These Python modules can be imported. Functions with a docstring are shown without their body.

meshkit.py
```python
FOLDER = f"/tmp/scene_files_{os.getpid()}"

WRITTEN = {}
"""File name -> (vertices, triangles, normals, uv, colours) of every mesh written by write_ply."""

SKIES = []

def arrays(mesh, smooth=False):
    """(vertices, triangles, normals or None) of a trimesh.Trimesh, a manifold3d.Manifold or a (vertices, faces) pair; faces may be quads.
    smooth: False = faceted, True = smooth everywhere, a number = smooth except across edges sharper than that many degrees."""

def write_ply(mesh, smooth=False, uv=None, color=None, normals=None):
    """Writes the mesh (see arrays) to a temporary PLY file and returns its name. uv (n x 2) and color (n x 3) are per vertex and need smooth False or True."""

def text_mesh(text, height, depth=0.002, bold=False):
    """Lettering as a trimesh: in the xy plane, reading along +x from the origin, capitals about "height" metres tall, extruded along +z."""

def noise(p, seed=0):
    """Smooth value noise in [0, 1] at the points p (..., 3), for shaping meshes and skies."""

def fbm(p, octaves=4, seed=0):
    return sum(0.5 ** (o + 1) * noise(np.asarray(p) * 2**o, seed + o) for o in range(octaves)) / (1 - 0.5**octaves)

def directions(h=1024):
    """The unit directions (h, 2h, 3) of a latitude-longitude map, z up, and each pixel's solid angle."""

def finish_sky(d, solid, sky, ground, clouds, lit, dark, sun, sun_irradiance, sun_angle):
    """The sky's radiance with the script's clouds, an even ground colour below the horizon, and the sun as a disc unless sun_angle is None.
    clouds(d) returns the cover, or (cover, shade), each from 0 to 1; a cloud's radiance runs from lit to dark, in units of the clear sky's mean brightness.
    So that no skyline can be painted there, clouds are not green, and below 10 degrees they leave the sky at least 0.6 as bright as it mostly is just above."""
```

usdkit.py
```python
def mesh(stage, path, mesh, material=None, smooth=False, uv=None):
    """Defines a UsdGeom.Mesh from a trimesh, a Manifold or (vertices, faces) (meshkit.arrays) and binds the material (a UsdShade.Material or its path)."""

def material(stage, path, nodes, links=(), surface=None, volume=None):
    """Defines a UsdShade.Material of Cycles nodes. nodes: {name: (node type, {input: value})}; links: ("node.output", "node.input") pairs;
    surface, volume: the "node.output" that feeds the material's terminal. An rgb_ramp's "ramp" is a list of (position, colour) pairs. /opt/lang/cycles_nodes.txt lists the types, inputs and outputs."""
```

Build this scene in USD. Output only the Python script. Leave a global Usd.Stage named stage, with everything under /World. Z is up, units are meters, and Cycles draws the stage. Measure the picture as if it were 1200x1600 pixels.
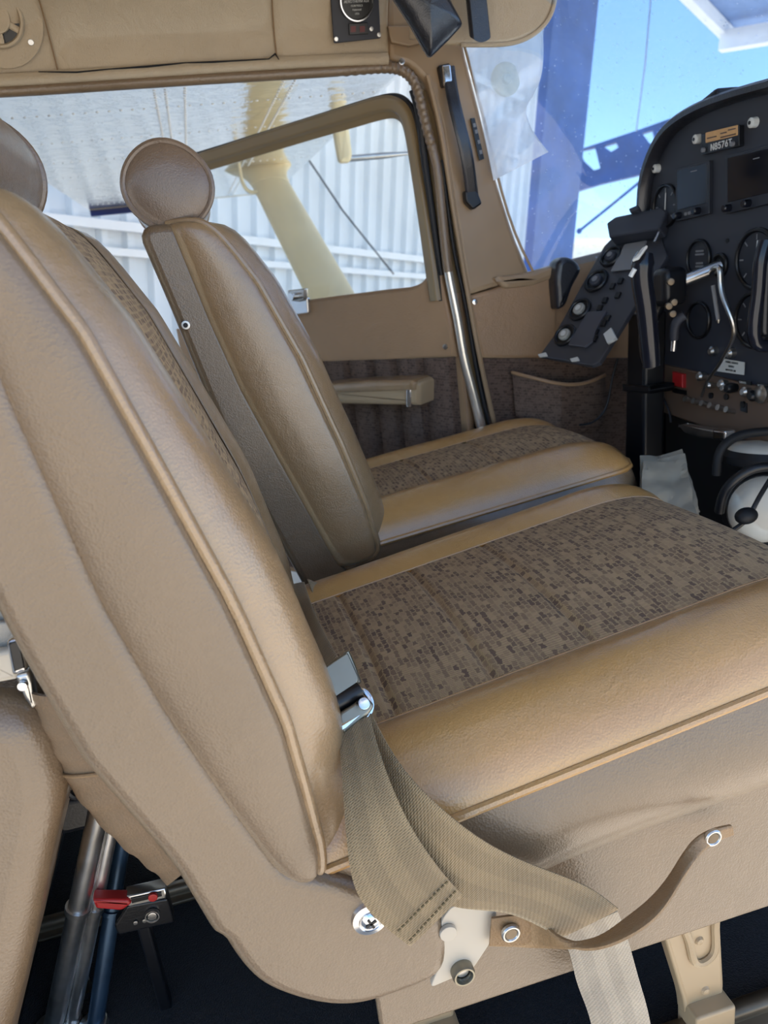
import math, random
import numpy as np, trimesh, usdkit, meshkit
from pxr import Usd, UsdGeom, UsdLux, UsdShade, Gf
from scipy.interpolate import CubicSpline, interp1d

random.seed(7); rng = np.random.default_rng(7)
stage = Usd.Stage.CreateInMemory()
UsdGeom.SetStageUpAxis(stage, 'Z'); UsdGeom.SetStageMetersPerUnit(stage, 1.0)
UsdGeom.Xform.Define(stage, '/World'); UsdGeom.Scope.Define(stage, '/World/Looks')

# ------------------------------------------------------------------ camera, sky, sun, exposure
# The aircraft stands nose-up on its tail wheel: "air" coordinates (x forward, y to port, z up through the cabin,
# z = 0 on the cabin floor) are turned by TH into the world, whose ground is z = 0.
FPX = 1170.0
_y = np.array([-300, -345, FPX]); _y /= np.linalg.norm(_y)
_x = np.array([5805, -1080, FPX]); _x /= np.linalg.norm(_x)
R = np.stack([_x, _y, np.cross(_x, _y)])
CAM = np.array([0, -1.10, 0.95])
TH = math.radians(9); _c, _s = math.cos(TH), math.sin(TH)
G = np.array([[_c, 0, -_s], [0, 1, 0], [_s, 0, _c]]); OFF = np.array([0, 0, 0.75])
def W(v): return np.asarray(v, float) @ G.T + OFF
CW = W(CAM)
cam = UsdGeom.Camera.Define(stage, '/World/camera')
cam.CreateHorizontalApertureAttr(36.0); cam.CreateVerticalApertureAttr(48.0); cam.CreateFocalLengthAttr(FPX / 1200 * 36)
cam.CreateClippingRangeAttr(Gf.Vec2f(0.05, 5000))
cam.CreateFStopAttr(10.0); cam.CreateFocusDistanceAttr(0.85)
_a = G @ R
cam.AddTransformOp().Set(Gf.Matrix4d(*_a[:, 0], 0, *(-_a[:, 1]), 0, *(-_a[:, 2]), 0, *CW, 1))
EXPOSURE = 1.55
cam.CreateExposureAttr(EXPOSURE)
SUN_AZ, SUN_EL = math.radians(128), math.radians(56)      # azimuth from +y towards +x
sunv = np.array([math.sin(SUN_AZ) * math.cos(SUN_EL), math.cos(SUN_AZ) * math.cos(SUN_EL), math.sin(SUN_EL)])
sky = UsdLux.DomeLight.Define(stage, '/World/sky')
UsdShade.MaterialBindingAPI.Apply(sky.GetPrim()).Bind(usdkit.material(stage, '/World/Looks/sky_light', {
    's': ('sky_texture', {'sky_type': 'multiple_scattering', 'sun_disc': False, 'sun_elevation': SUN_EL, 'sun_rotation': SUN_AZ, 'air_density': 1.0, 'aerosol_density': 1.6, 'ozone_density': 1.2}),
    'b': ('background_shader', {'strength': 0.05})}, [('s.color', 'b.color')], surface='b.background'))
sun = UsdLux.DistantLight.Define(stage, '/World/sun')
sun.CreateAngleAttr(0.6); sun.CreateNormalizeAttr(True); sun.CreateIntensityAttr(1.3); sun.CreateColorAttr(Gf.Vec3f(1.0, 0.94, 0.85))
_z = sunv; _r = np.cross([0, 0, 1.0], _z); _r /= np.linalg.norm(_r); _u = np.cross(_z, _r)
sun.AddTransformOp().Set(Gf.Matrix4d(*_r, 0, *_u, 0, *_z, 0, 0, 0, 30, 1))

# ------------------------------------------------------------------ where a line of sight meets a physical plane
def ray(px, py): return R @ np.array([px - 600.0, py - 800.0, FPX])
def PL(px, py, pl):
    d = ray(px, py); n = pl[1]
    return CAM + d * (((pl[0] - CAM) @ n) / (d @ n))
def V(*a): return np.array(a, float)
def PY(y): return (V(0, y, 0), V(0, -1, 0))
def PX(x): return (V(x, 0, 0), V(-1, 0, 0))
def PZ(z): return (V(0, 0, z), V(0, 0, 1))
def P3(a, b, c):
    n = np.cross(b - a, c - a); n /= np.linalg.norm(n)
    return (a, n if n @ (CAM - a) > 0 else -n)
def Y(px, py, y): return PL(px, py, PY(y))
def X(px, py, x): return PL(px, py, PX(x))
def Z(px, py, z): return PL(px, py, PZ(z))
def raw(px, py): return G @ ray(px, py)                     # the same in the world (hangar, ground)
def far(px, py, pt, n):
    d = raw(px, py); return CW + d * (((np.asarray(pt) - CW) @ n) / (d @ n))

# ------------------------------------------------------------------ prims
used = {}
def numbered(parent, name):
    k = used.setdefault((parent, name), -1) + 1; used[(parent, name)] = k
    return f'{parent}/{name}' + (f'_{k:03d}' if k else '')
bases = {}
def tag(path, **kw):
    p = stage.GetPrimAtPath(path)
    for k, v in kw.items():
        if v is not None: p.SetCustomDataByKey({'cat': 'category'}.get(k, k), v)
def thing(name, label=None, cat=None, base=(0, 0, 0), group=None, kind=None, air=True):
    path = numbered('/World', name); b = W(base) if air else np.asarray(base, float)
    x = UsdGeom.Xform.Define(stage, path); x.AddTranslateOp().Set(Gf.Vec3d(*b))
    bases[path] = b; tag(path, label=label, cat=cat, group=group, kind=kind)
    return path
def root_of(path): return '/' + '/'.join(path.split('/')[1:3])
def obj(name, mesh, mat, parent=None, label=None, cat=None, group=None, kind=None, smooth=35, air=True, uv=None):
    path = numbered(parent or '/World', name)
    if isinstance(mesh, (list,)): mesh = trimesh.util.concatenate(mesh)
    if isinstance(mesh, tuple): mesh = trimesh.Trimesh(mesh[0], mesh[1], process=False)
    m = mesh.copy(); v = np.asarray(m.vertices)
    v = W(v) if air else v
    if parent: v = v - bases[root_of(path)]
    usdkit.mesh(stage, path, (v, np.asarray(m.faces)), M[mat], smooth=True if uv is not None else smooth, uv=uv)
    tag(path, label=label, cat=cat, group=group, kind=kind)
    return path
def copy_of(path, shift, label=None, group=None, cat=None):
    name = path.split('/')[-1]
    while name[-1].isdigit() or name[-1] == '_': name = name[:-1]
    new = numbered('/World', name); x = UsdGeom.Xform.Define(stage, new)
    b = bases[path] + G @ np.asarray(shift, float); bases[new] = b
    x.GetPrim().GetReferences().AddInternalReference(path)
    x.ClearXformOpOrder(); x.GetPrim().GetAttribute('xformOp:translate') or None
    UsdGeom.XformCommonAPI(x).SetTranslate(Gf.Vec3d(*b))
    x.GetPrim().SetInstanceable(True)
    was = stage.GetPrimAtPath(path).GetCustomData()
    tag(new, label=label or was.get('label'), cat=cat or was.get('category'), group=group or was.get('group'))
    return new

# ------------------------------------------------------------------ mesh code
def unit(v): v = np.asarray(v, float); return v / (np.linalg.norm(v, axis=-1, keepdims=True) + 1e-12)
def spl(p, n, closed=False):
    p = np.asarray(p, float)
    if closed: p = np.vstack([p, p[:1]])
    t = np.r_[0, np.cumsum(np.linalg.norm(np.diff(p, axis=0), axis=1) ** 0.7)]
    cs = CubicSpline(t, p, bc_type='periodic' if closed else 'natural')
    return cs(np.linspace(0, t[-1], n, endpoint=not closed))
def rnd(poly, r, n=5):
    """Rounds a polygon's corners; r a number or one per corner."""
    p = np.asarray(poly, float); out = []; N = len(p); rr = np.broadcast_to(r, (N,))
    for i in range(N):
        a, b, c = p[i - 1], p[i], p[(i + 1) % N]; u, v = a - b, c - b; lu, lv = np.linalg.norm(u), np.linalg.norm(v)
        d = min(rr[i], lu * 0.45, lv * 0.45)
        if d < 1e-6: out.append(b); continue
        s, e = b + u / lu * d, b + v / lv * d
        for k in range(n + 1):
            t = k / n; out.append((1 - t) ** 2 * s + 2 * t * (1 - t) * b + t * t * e)
    return np.array(out)
def soft(poly, r, n=140):
    import shapely
    e = shapely.Polygon(poly).buffer(-r).buffer(r).exterior
    return np.array([e.interpolate(k / n, normalized=True).coords[0] for k in range(n)])
def fixv(m):
    if m.volume < 0: m.invert()
    return m
def earcut(p):
    import shapely
    v, f = trimesh.creation.triangulate_polygon(shapely.Polygon(p), engine='earcut')
    from scipy.spatial import cKDTree
    return cKDTree(p).query(v)[1][f]
def slab(poly, o, a, b, n, t, r=0.0, seg=3, back=True):
    """A plate: polygon in the plane (o; a, b), front at the plane facing n, t thick, edges rounded by r."""
    p = np.asarray(poly, float)
    if np.cross(p - p[0], np.roll(p, -1, 0) - p[0]).sum() < 0: p = p[::-1]
    e = unit(np.roll(p, -1, 0) - p); en = np.stack([-e[:, 1], e[:, 0]], 1)
    vn = en + np.roll(en, 1, 0); vn = vn / np.maximum((vn * en).sum(1, keepdims=True), 0.4)
    r = min(r, t * 0.5)
    lay = [(r * (1 - math.sin(q)), r * (1 - math.cos(q))) for q in np.linspace(0, math.pi / 2, seg + 1)] if r > 0 else [(0, 0)]
    lay = lay + [(i, t - d) for i, d in lay[::-1]] if back else lay + [(0, t)]
    rings = [o + ((p + vn * i) @ np.stack([a, b])) - n * d for i, d in lay]
    N, L = len(p), len(rings); v = np.vstack(rings)
    i, j = np.meshgrid(np.arange(L - 1), np.arange(N), indexing='ij'); k = (j + 1) % N
    q = np.stack([i * N + j, i * N + k, (i + 1) * N + k, (i + 1) * N + j], -1).reshape(-1, 4)
    tri = earcut(p + vn * lay[0][0])
    return fixv(trimesh.Trimesh(v, np.vstack([q[:, [0, 1, 2]], q[:, [0, 2, 3]], tri, tri[:, ::-1] + (L - 1) * N]), process=False))
def basis(n):
    n = unit(n); up = V(0, 0, 1) if abs(n[2]) < 0.95 else V(1, 0, 0)
    a = unit(np.cross(up, n)); return a, np.cross(n, a), n
def flat(pts3, pl):
    a, b, n = basis(pl[1]); q = np.asarray(pts3) - pl[0]
    return np.stack([q @ a, q @ b], 1), pl[0], a, b, n
def slab3(pts3, n, t, r=0.0, corner=0, lift=0.0):
    pts3 = np.asarray(pts3, float); n = unit(n); pl = (pts3.mean(0), n); p, o, a, b, n = flat(pts3, pl)
    if np.any(np.asarray(corner) > 0): p = rnd(p, corner)
    return slab(p, o + n * lift, a, b, n, t, r)
def slabp(px, pl, t, r=0.0, corner=0, lift=0.0, smooth=0):
    """A plate whose outline is given where its lines of sight meet its own plane."""
    p, o, a, b, n = flat([PL(x, y, pl) for x, y in px], pl)
    if smooth: p = spl(p, smooth, True)
    if np.any(np.asarray(corner) > 0): p = rnd(p, corner)
    return slab(p, o + n * lift, a, b, n, t, r)
def frames(p, closed=False):
    p = np.asarray(p, float); t = unit(np.roll(p, -1, 0) - np.roll(p, 1, 0)) if closed else unit(np.gradient(p, axis=0))
    u = np.cross(t[0], V(0, 0, 1)); u = np.cross(t[0], V(1, 0, 0)) if np.linalg.norm(u) < 0.2 else u
    us = [unit(u)]
    for k in range(1, len(p)): us.append(unit(us[-1] - t[k] * (us[-1] @ t[k])))
    us = np.array(us); return t, us, np.cross(t, us)
def skin(rings, closed=False, caps=True):
    rings = np.asarray(rings); L, N = rings.shape[:2]; v = rings.reshape(-1, 3)
    i, j = np.meshgrid(np.arange(L if closed else L - 1), np.arange(N), indexing='ij'); k, i2 = (j + 1) % N, (i + 1) % L
    q = np.stack([i * N + j, i2 * N + j, i2 * N + k, i * N + k], -1).reshape(-1, 4); f = [q[:, [0, 1, 2]], q[:, [0, 2, 3]]]
    if caps and not closed:
        c0, c1 = len(v), len(v) + 1; v = np.vstack([v, rings[0].mean(0), rings[-1].mean(0)]); j = np.arange(N); k = (j + 1) % N
        f += [np.stack([np.full(N, c0), j, k], 1), np.stack([np.full(N, c1), (L - 1) * N + k, (L - 1) * N + j], 1)]
    return fixv(trimesh.Trimesh(v, np.vstack(f), process=False))
def tube(p, r, n=10, closed=False, squash=1.0):
    p = np.asarray(p, float); t, u, w = frames(p, closed); q = np.arange(n) * 2 * math.pi / n; r = np.broadcast_to(r, (len(p),))[:, None, None]
    return skin(p[:, None] + r * (np.cos(q)[None, :, None] * u[:, None] + squash * np.sin(q)[None, :, None] * w[:, None]), closed)
def sweep(p, prof, up, closed=False):
    """profile (k, 2): first along the side (tangent x up), second along up."""
    p = np.asarray(p, float); t = unit(np.roll(p, -1, 0) - np.roll(p, 1, 0)) if closed else unit(np.gradient(p, axis=0))
    up = np.broadcast_to(up, p.shape); s = unit(np.cross(t, up)); u = np.cross(s, t); prof = np.asarray(prof)
    return skin(p[:, None] + prof[None, :, :1] * s[:, None] + prof[None, :, 1:] * u[:, None], closed)
def ribbon(L, Rr, t, n=40, bulge=0.0):
    """A strap between two edge lines."""
    L, Rr = spl(L, n), spl(Rr, n); tg = unit(np.gradient((L + Rr) / 2, axis=0)); s = unit(Rr - L); nn = unit(np.cross(tg, s))
    ring = []
    for w in np.linspace(0, 1, 9): ring.append(L * (1 - w) + Rr * w + nn * (t / 2 * (0.5 if w in (0, 1) else 1) + bulge * 4 * w * (1 - w)))
    for w in np.linspace(1, 0, 9): ring.append(L * (1 - w) + Rr * w - nn * (t / 2 * (0.5 if w in (0, 1) else 1) - bulge * 4 * w * (1 - w)))
    rings = np.array(ring).transpose(1, 0, 2); uvs = np.tile(np.r_[np.linspace(0, 1, 9), np.linspace(1, 0, 9)], (n, 1))
    wid = np.linalg.norm(Rr - L, axis=1).mean(); ln = np.r_[0, np.cumsum(np.linalg.norm(np.diff((L + Rr) / 2, axis=0), axis=1))]
    m = skin(rings); uv = np.stack([uvs * wid, np.repeat(ln[:, None], 18, 1)], -1).reshape(-1, 2)
    return m, np.vstack([uv, uv[:1], uv[-1:]])
def lathe(prof, o, ax, n=32):
    a, b, ax = basis(ax); q = np.arange(n) * 2 * math.pi / n; prof = np.asarray(prof, float)
    rings = o + prof[:, 1][:, None, None] * ax + np.maximum(prof[:, 0], 1e-5)[:, None, None] * (np.cos(q)[None, :, None] * a + np.sin(q)[None, :, None] * b)
    return skin(rings)
def disc(o, ax, r, h, e=None, n=28):
    e = min(r, h) * 0.25 if e is None else e
    return lathe([(0, h), (r - e, h), (r - e * 0.3, h - e * 0.3), (r, h - e), (r, 0), (0, 0)], o, ax, n)
def ring(o, ax, r, w, h, n=36):
    return lathe([(r - w, 0), (r - w, h * 0.7), (r - w * 0.7, h), (r - w * 0.3, h), (r, h * 0.7), (r, 0), (r - w, 0)], o, ax, n)
def box(c, a, b, n, sx, sy, sz, r=0.002):
    h = [(-sx / 2, -sy / 2), (sx / 2, -sy / 2), (sx / 2, sy / 2), (-sx / 2, sy / 2)]
    return slab(rnd(h, r * 1.5, 3) if r else h, np.asarray(c) + np.asarray(n) * sz / 2, a, b, n, sz, r)
def bar(p, q, w, h, up, r=0.0):
    p, q = np.asarray(p, float), np.asarray(q, float); t = unit(q - p); up = unit(up - t * (np.asarray(up) @ t)); s = np.cross(t, up)
    return slab([(-w / 2, -h / 2), (w / 2, -h / 2), (w / 2, h / 2), (-w / 2, h / 2)], q, s, up, t, np.linalg.norm(q - p), r)
def grid(Pg, flip=False, uv=None):
    Pg = np.asarray(Pg); a, b = Pg.shape[:2]; i, j = np.meshgrid(np.arange(a - 1), np.arange(b - 1), indexing='ij')
    q = np.stack([i * b + j, (i + 1) * b + j, (i + 1) * b + j + 1, i * b + j + 1], -1).reshape(-1, 4); q = q[:, ::-1] if flip else q
    return trimesh.Trimesh(Pg.reshape(-1, 3), np.vstack([q[:, [0, 1, 2]], q[:, [0, 2, 3]]]), process=False)
def sheet(Pg, t):
    """A grid given thickness t along its normals."""
    Pg = np.asarray(Pg); n = unit(np.cross(np.gradient(Pg, axis=0), np.gradient(Pg, axis=1))); a, b = Pg.shape[:2]
    m1, m2 = grid(Pg), grid(Pg + n * t, True); e = np.r_[np.arange(b), np.arange(1, a) * b + b - 1, (a - 1) * b + np.arange(b - 2, -1, -1), np.arange(a - 2, 0, -1) * b]
    k = np.roll(e, -1); N = a * b
    return fixv(trimesh.Trimesh(np.vstack([m1.vertices, m2.vertices]), np.vstack([m1.faces, m2.faces + N, np.stack([e, k, k + N], 1), np.stack([e, k + N, e + N], 1)]), process=False))
def words(text, h, o, right, up, depth=0.0006, bold=False, centre=False):
    m = meshkit.text_mesh(text, h, depth, bold); v = np.asarray(m.vertices); x = v[:, 0] - (np.ptp(v[:, 0]) / 2 + v[:, 0].min() if centre else 0)
    right, up = unit(right), unit(up)
    return trimesh.Trimesh(np.asarray(o) + x[:, None] * right + v[:, 1:2] * up + v[:, 2:] * np.cross(right, up), m.faces, process=False)

# ------------------------------------------------------------------ materials
def s2l(*c): c = np.array(c) / 255.0; return tuple(np.where(c < 0.04045, c / 12.92, ((c + 0.055) / 1.055) ** 2.4))
M = {}
def mat(name, nodes, links, surface='p.BSDF'):
    M[name] = usdkit.material(stage, '/World/Looks/' + name, nodes, links, surface=surface)
def plain(name, col, rough=0.5, metal=0.0, bump=0.0, scale=60, vary=0.12, vscale=6, **kw):
    col = np.array(col); nodes = {'t': ('texture_coordinate', {}), 'n': ('noise_texture', {'scale': vscale, 'detail': 3.0}),
        'r': ('rgb_ramp', {'ramp': [(0.3, tuple(col * (1 - vary))), (0.7, tuple(np.minimum(col * (1 + vary), 1)))]}),
        'p': ('principled_bsdf', {'roughness': rough, 'metallic': metal, **kw})}
    links = [('t.object', 'n.vector'), ('n.fac', 'r.fac'), ('r.color', 'p.base_color')]
    if bump:
        nodes |= {'m': ('noise_texture', {'scale': scale, 'detail': 4.0}), 'u': ('bump', {'strength': 1.0, 'distance': bump})}
        links += [('t.object', 'm.vector'), ('m.fac', 'u.height'), ('u.normal', 'p.normal')]
    mat(name, nodes, links)
def leather(name, col, rough=0.42, pore=0.0004, crease=0.0010, dirt=None):
    col = np.array(col)
    mat(name, {'t': ('texture_coordinate', {}), 'n': ('noise_texture', {'scale': 5.0, 'detail': 5.0, 'roughness': 0.6}),
        'r': ('rgb_ramp', {'ramp': [(0.25, tuple(col * 0.86)), (0.5, tuple(col)), (0.75, tuple(np.minimum(col * 1.10, 1)))]}),
        'v': ('voronoi_texture', {'scale': 420.0, 'feature': 'f1'}), 'w': ('noise_texture', {'scale': 16.0, 'detail': 6.0, 'roughness': 0.62, 'distortion': 1.6}),
        'm1': ('math', {'math_type': 'multiply', 'value2': pore}), 'm2': ('math', {'math_type': 'multiply', 'value2': crease * 2.2}), 'a': ('math', {'math_type': 'add'}),
        'u': ('bump', {'strength': 1.0, 'distance': 1.0}), 'rr': ('map_range', {'from_min': 0.3, 'from_max': 0.7, 'to_min': rough - 0.07, 'to_max': rough + 0.08}),
        'p': ('principled_bsdf', {'specular_ior_level': 0.5, 'coat_weight': 0.8 if rough < .32 else (0.4 if rough < .4 else 0.0), 'coat_roughness': 0.24, 'coat_ior': 1.7})},
        [('t.object', 'n.vector'), ('n.fac', 'r.fac'), ('r.color', 'p.base_color'), ('t.object', 'v.vector'), ('t.object', 'w.vector'), ('v.distance', 'm1.value1'), ('w.fac', 'm2.value1'),
         ('m1.value', 'a.value1'), ('m2.value', 'a.value2'), ('a.value', 'u.height'), ('u.normal', 'p.normal'), ('w.fac', 'rr.value'), ('rr.result', 'p.roughness')])
def weave(name, c1, c2, c3, bw, bh, attr=True, thread=1800.0, bump=0.0005, mortar=None):
    """Figured woven upholstery: small dark blocks on a lighter ground with a fine diagonal thread."""
    src = 't.vector' if attr else 'cb.vector'
    more = {} if attr else {'sx': ('separate_xyz', {}), 'df': ('math', {'math_type': 'subtract'}), 'cb': ('combine_xyz', {})}
    ml = [] if attr else [('t.object', 'sx.vector'), ('sx.x', 'df.value1'), ('sx.y', 'df.value2'), ('df.value', 'cb.x'), ('sx.z', 'cb.y')]
    mat(name, more | {'t': ('attribute', {'attribute': 'st'}) if attr else ('texture_coordinate', {}), 'n': ('noise_texture', {'scale': 220.0, 'detail': 2.0}), 'sc': ('vector_math', {'math_type': 'scale', 'scale': 0.006}),
        'ad': ('vector_math', {'math_type': 'add'}),
        'b': ('brick_texture', {'scale': 1.0, 'brick_width': bw, 'row_height': bh, 'mortar_size': bh * 0.22, 'mortar_smooth': 1.0, 'color1': c1, 'color2': c2, 'mortar': mortar or c2, 'offset': 0.37, 'bias': -0.05, 'squash': 1.6, 'squash_frequency': 3}),
        'w': ('wave_texture', {'scale': thread / 6.0, 'bands_direction': 'diagonal', 'distortion': 0.4}), 'mx': ('mix', {'fac': 0.3, 'color2': c3}), 'wf': ('math', {'math_type': 'multiply', 'value2': 0.34}),
        'g': ('noise_texture', {'scale': 900.0, 'detail': 1.0}), 'u': ('bump', {'strength': 0.9, 'distance': bump}), 'ha': ('math', {'math_type': 'add'}),
        'p': ('principled_bsdf', {'roughness': 0.9, 'specular_ior_level': 0.2, 'sheen_weight': 0.06, 'sheen_roughness': 0.5})},
        ml + [(src, 'n.vector'), ('n.color', 'sc.vector1'), (src, 'ad.vector1'), ('sc.vector', 'ad.vector2'), ('ad.vector', 'b.vector'),
         (src, 'w.vector'), (src, 'g.vector'), ('b.color', 'mx.color1'), ('w.fac', 'wf.value1'), ('wf.value', 'mx.fac'), ('mx.color', 'p.base_color'), ('w.fac', 'ha.value1'), ('g.fac', 'ha.value2'), ('ha.value', 'u.height'), ('u.normal', 'p.normal')])
def clear(name, tint, haze=0.0, hazecol=(0.9, 0.9, 0.9), spots=0.0, ior=1.45, hscale=4.0):
    nodes = {'tr': ('transparent_bsdf', {'color': tint}), 'gl': ('glossy_bsdf', {'color': (1, 1, 1), 'roughness': 0.02}), 'fr': ('fresnel', {'IOR': ior}), 'ge': ('geometry', {}), 'fb': ('math', {'math_type': 'subtract', 'value1': 1.0}), 'fm': ('math', {'math_type': 'multiply'}), 'm': ('mix_closure', {})}
    links = [('ge.backfacing', 'fb.value2'), ('fr.fac', 'fm.value1'), ('fb.value', 'fm.value2'), ('fm.value', 'm.fac'), ('tr.BSDF', 'm.closure1'), ('gl.BSDF', 'm.closure2')]; out = 'm.closure'
    if haze or spots:
        nodes |= {'t': ('texture_coordinate', {}), 'n': ('noise_texture', {'scale': hscale, 'detail': 6.0, 'roughness': 0.65}), 'v': ('voronoi_texture', {'scale': 60.0}),
                  'h': ('map_range', {'from_min': 0.35, 'from_max': 0.75, 'to_min': haze * 0.25, 'to_max': haze, 'clamp': True}), 's': ('map_range', {'from_min': 0.05, 'from_max': 0.16, 'to_min': spots, 'to_max': 0.0, 'clamp': True}),
                  'ad': ('math', {'math_type': 'maximum'}), 'd': ('diffuse_bsdf', {'color': hazecol}), 'tl': ('translucent_bsdf', {'color': hazecol}), 'dm': ('mix_closure', {'fac': 0.6}), 'm2': ('mix_closure', {})}
        links += [('t.object', 'n.vector'), ('t.object', 'v.vector'), ('n.fac', 'h.value'), ('v.distance', 's.value'), ('h.result', 'ad.value1'), ('s.result', 'ad.value2'), ('d.BSDF', 'dm.closure1'), ('tl.BSDF', 'dm.closure2'),
                  ('ad.value', 'm2.fac'), ('m.closure', 'm2.closure1'), ('dm.closure', 'm2.closure2')]; out = 'm2.closure'
    mat(name, nodes, links, out)

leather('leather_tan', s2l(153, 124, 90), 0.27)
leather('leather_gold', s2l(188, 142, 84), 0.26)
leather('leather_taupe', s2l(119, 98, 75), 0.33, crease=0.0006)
leather('leather_brown', s2l(158, 126, 94), 0.42, crease=0.0008)
leather('headliner', s2l(178, 160, 134), 0.6, pore=0.0004, crease=0.0016)
leather('vinyl_black', s2l(24, 25, 32), 0.38, crease=0.0006)
leather('strap_tan', s2l(138, 108, 74), 0.5)
weave('fabric', s2l(114, 90, 74), s2l(198, 165, 125), s2l(130, 106, 83), 0.0105, 0.0064, mortar=s2l(192, 163, 120))
weave('fabric_dark', s2l(82, 66, 58), s2l(120, 99, 86), s2l(66, 54, 47), 0.010, 0.006, attr=False)
plain('webbing', s2l(150, 130, 98), 0.62, bump=0.0004, scale=700, vary=0.14, vscale=14, sheen_weight=0.2)
def webbing(name, c, w):
    c = np.array(c)
    mat(name, {'t': ('attribute', {'attribute': 'st'}), 'x': ('separate_xyz', {}), 'd': ('math', {'math_type': 'divide', 'value2': w}), 'r': ('rgb_ramp', {'ramp': [(0, tuple(c * 1.08)), (.05, tuple(c * .92)), (.2, tuple(c * .98)), (.22, tuple(c * .87)), (.45, tuple(c * .86)), (.48, tuple(c * 1.03)), (.7, tuple(c * 1.05)), (.73, tuple(c * .9)), (.95, tuple(c * .92)), (1, tuple(c * 1.08))]}),
        'tc': ('texture_coordinate', {}), 'n': ('noise_texture', {'scale': 16.0, 'detail': 4.0}), 'nr': ('map_range', {'from_min': .3, 'from_max': .7, 'to_min': .78, 'to_max': 1.12}), 'mu': ('mix', {'mix_type': 'multiply', 'fac': 1.0}),
        'w': ('wave_texture', {'scale': 130.0, 'bands_direction': 'diagonal', 'distortion': .3}), 'w2': ('wave_texture', {'scale': 160.0, 'bands_direction': 'y'}), 'ad': ('math', {'math_type': 'add'}), 'u': ('bump', {'strength': 1.0, 'distance': .0005}), 'p': ('principled_bsdf', {'roughness': .55, 'sheen_weight': .1})},
        [('t.vector', 'x.vector'), ('x.x', 'd.value1'), ('d.value', 'r.fac'), ('tc.object', 'n.vector'), ('n.fac', 'nr.value'), ('r.color', 'mu.color1'), ('nr.result', 'mu.color2'), ('mu.color', 'p.base_color'), ('t.vector', 'w.vector'), ('t.vector', 'w2.vector'), ('w.fac', 'ad.value1'), ('w2.fac', 'ad.value2'), ('ad.value', 'u.height'), ('u.normal', 'p.normal')])
webbing('belt_web', s2l(146, 124, 90), .052); webbing('belt_web_grey', s2l(166, 152, 132), .052)
plain('webbing_grey', s2l(168, 160, 148), 0.5, bump=0.0004, scale=700, vary=0.1, vscale=14)
plain('thread', s2l(96, 84, 58), 0.8)
plain('paint_tan', s2l(156, 131, 102), 0.33, bump=0.0006, scale=18)
plain('paint_bronze', s2l(136, 116, 84), 0.28, vary=0.06)
plain('metal_cream', s2l(190, 178, 160), 0.4, vary=0.05)
plain('frame_tan', s2l(170, 146, 114), 0.35, vary=0.05)
plain('chrome', (0.75, 0.75, 0.76), 0.16, 1.0, vary=0.05)
plain('steel', (0.55, 0.54, 0.52), 0.3, 1.0, vary=0.12, vscale=30)
plain('buckle_steel', (0.27, 0.25, 0.20), 0.42, 1.0, vary=0.08, vscale=20)
plain('tube_steel', (0.80, 0.78, 0.75), 0.28, 1.0, vary=0.35, vscale=22)
plain('tube_blue', s2l(52, 72, 92), 0.35, 0.6, vary=0.3, vscale=20)
plain('sill_metal', (0.82, 0.78, 0.70), 0.25, 0.8, vary=0.12, vscale=9)
plain('rail_metal', s2l(120, 106, 88), 0.4, 0.6, vary=0.25, vscale=14)
plain('rubber', s2l(22, 22, 26), 0.55)
plain('plastic_black', s2l(14, 15, 19), 0.36, bump=0.0002, scale=300)
plain('plastic_gloss', s2l(18, 20, 28), 0.14)
plain('panel_grey', s2l(46, 48, 56), 0.55, vary=0.1)
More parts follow.
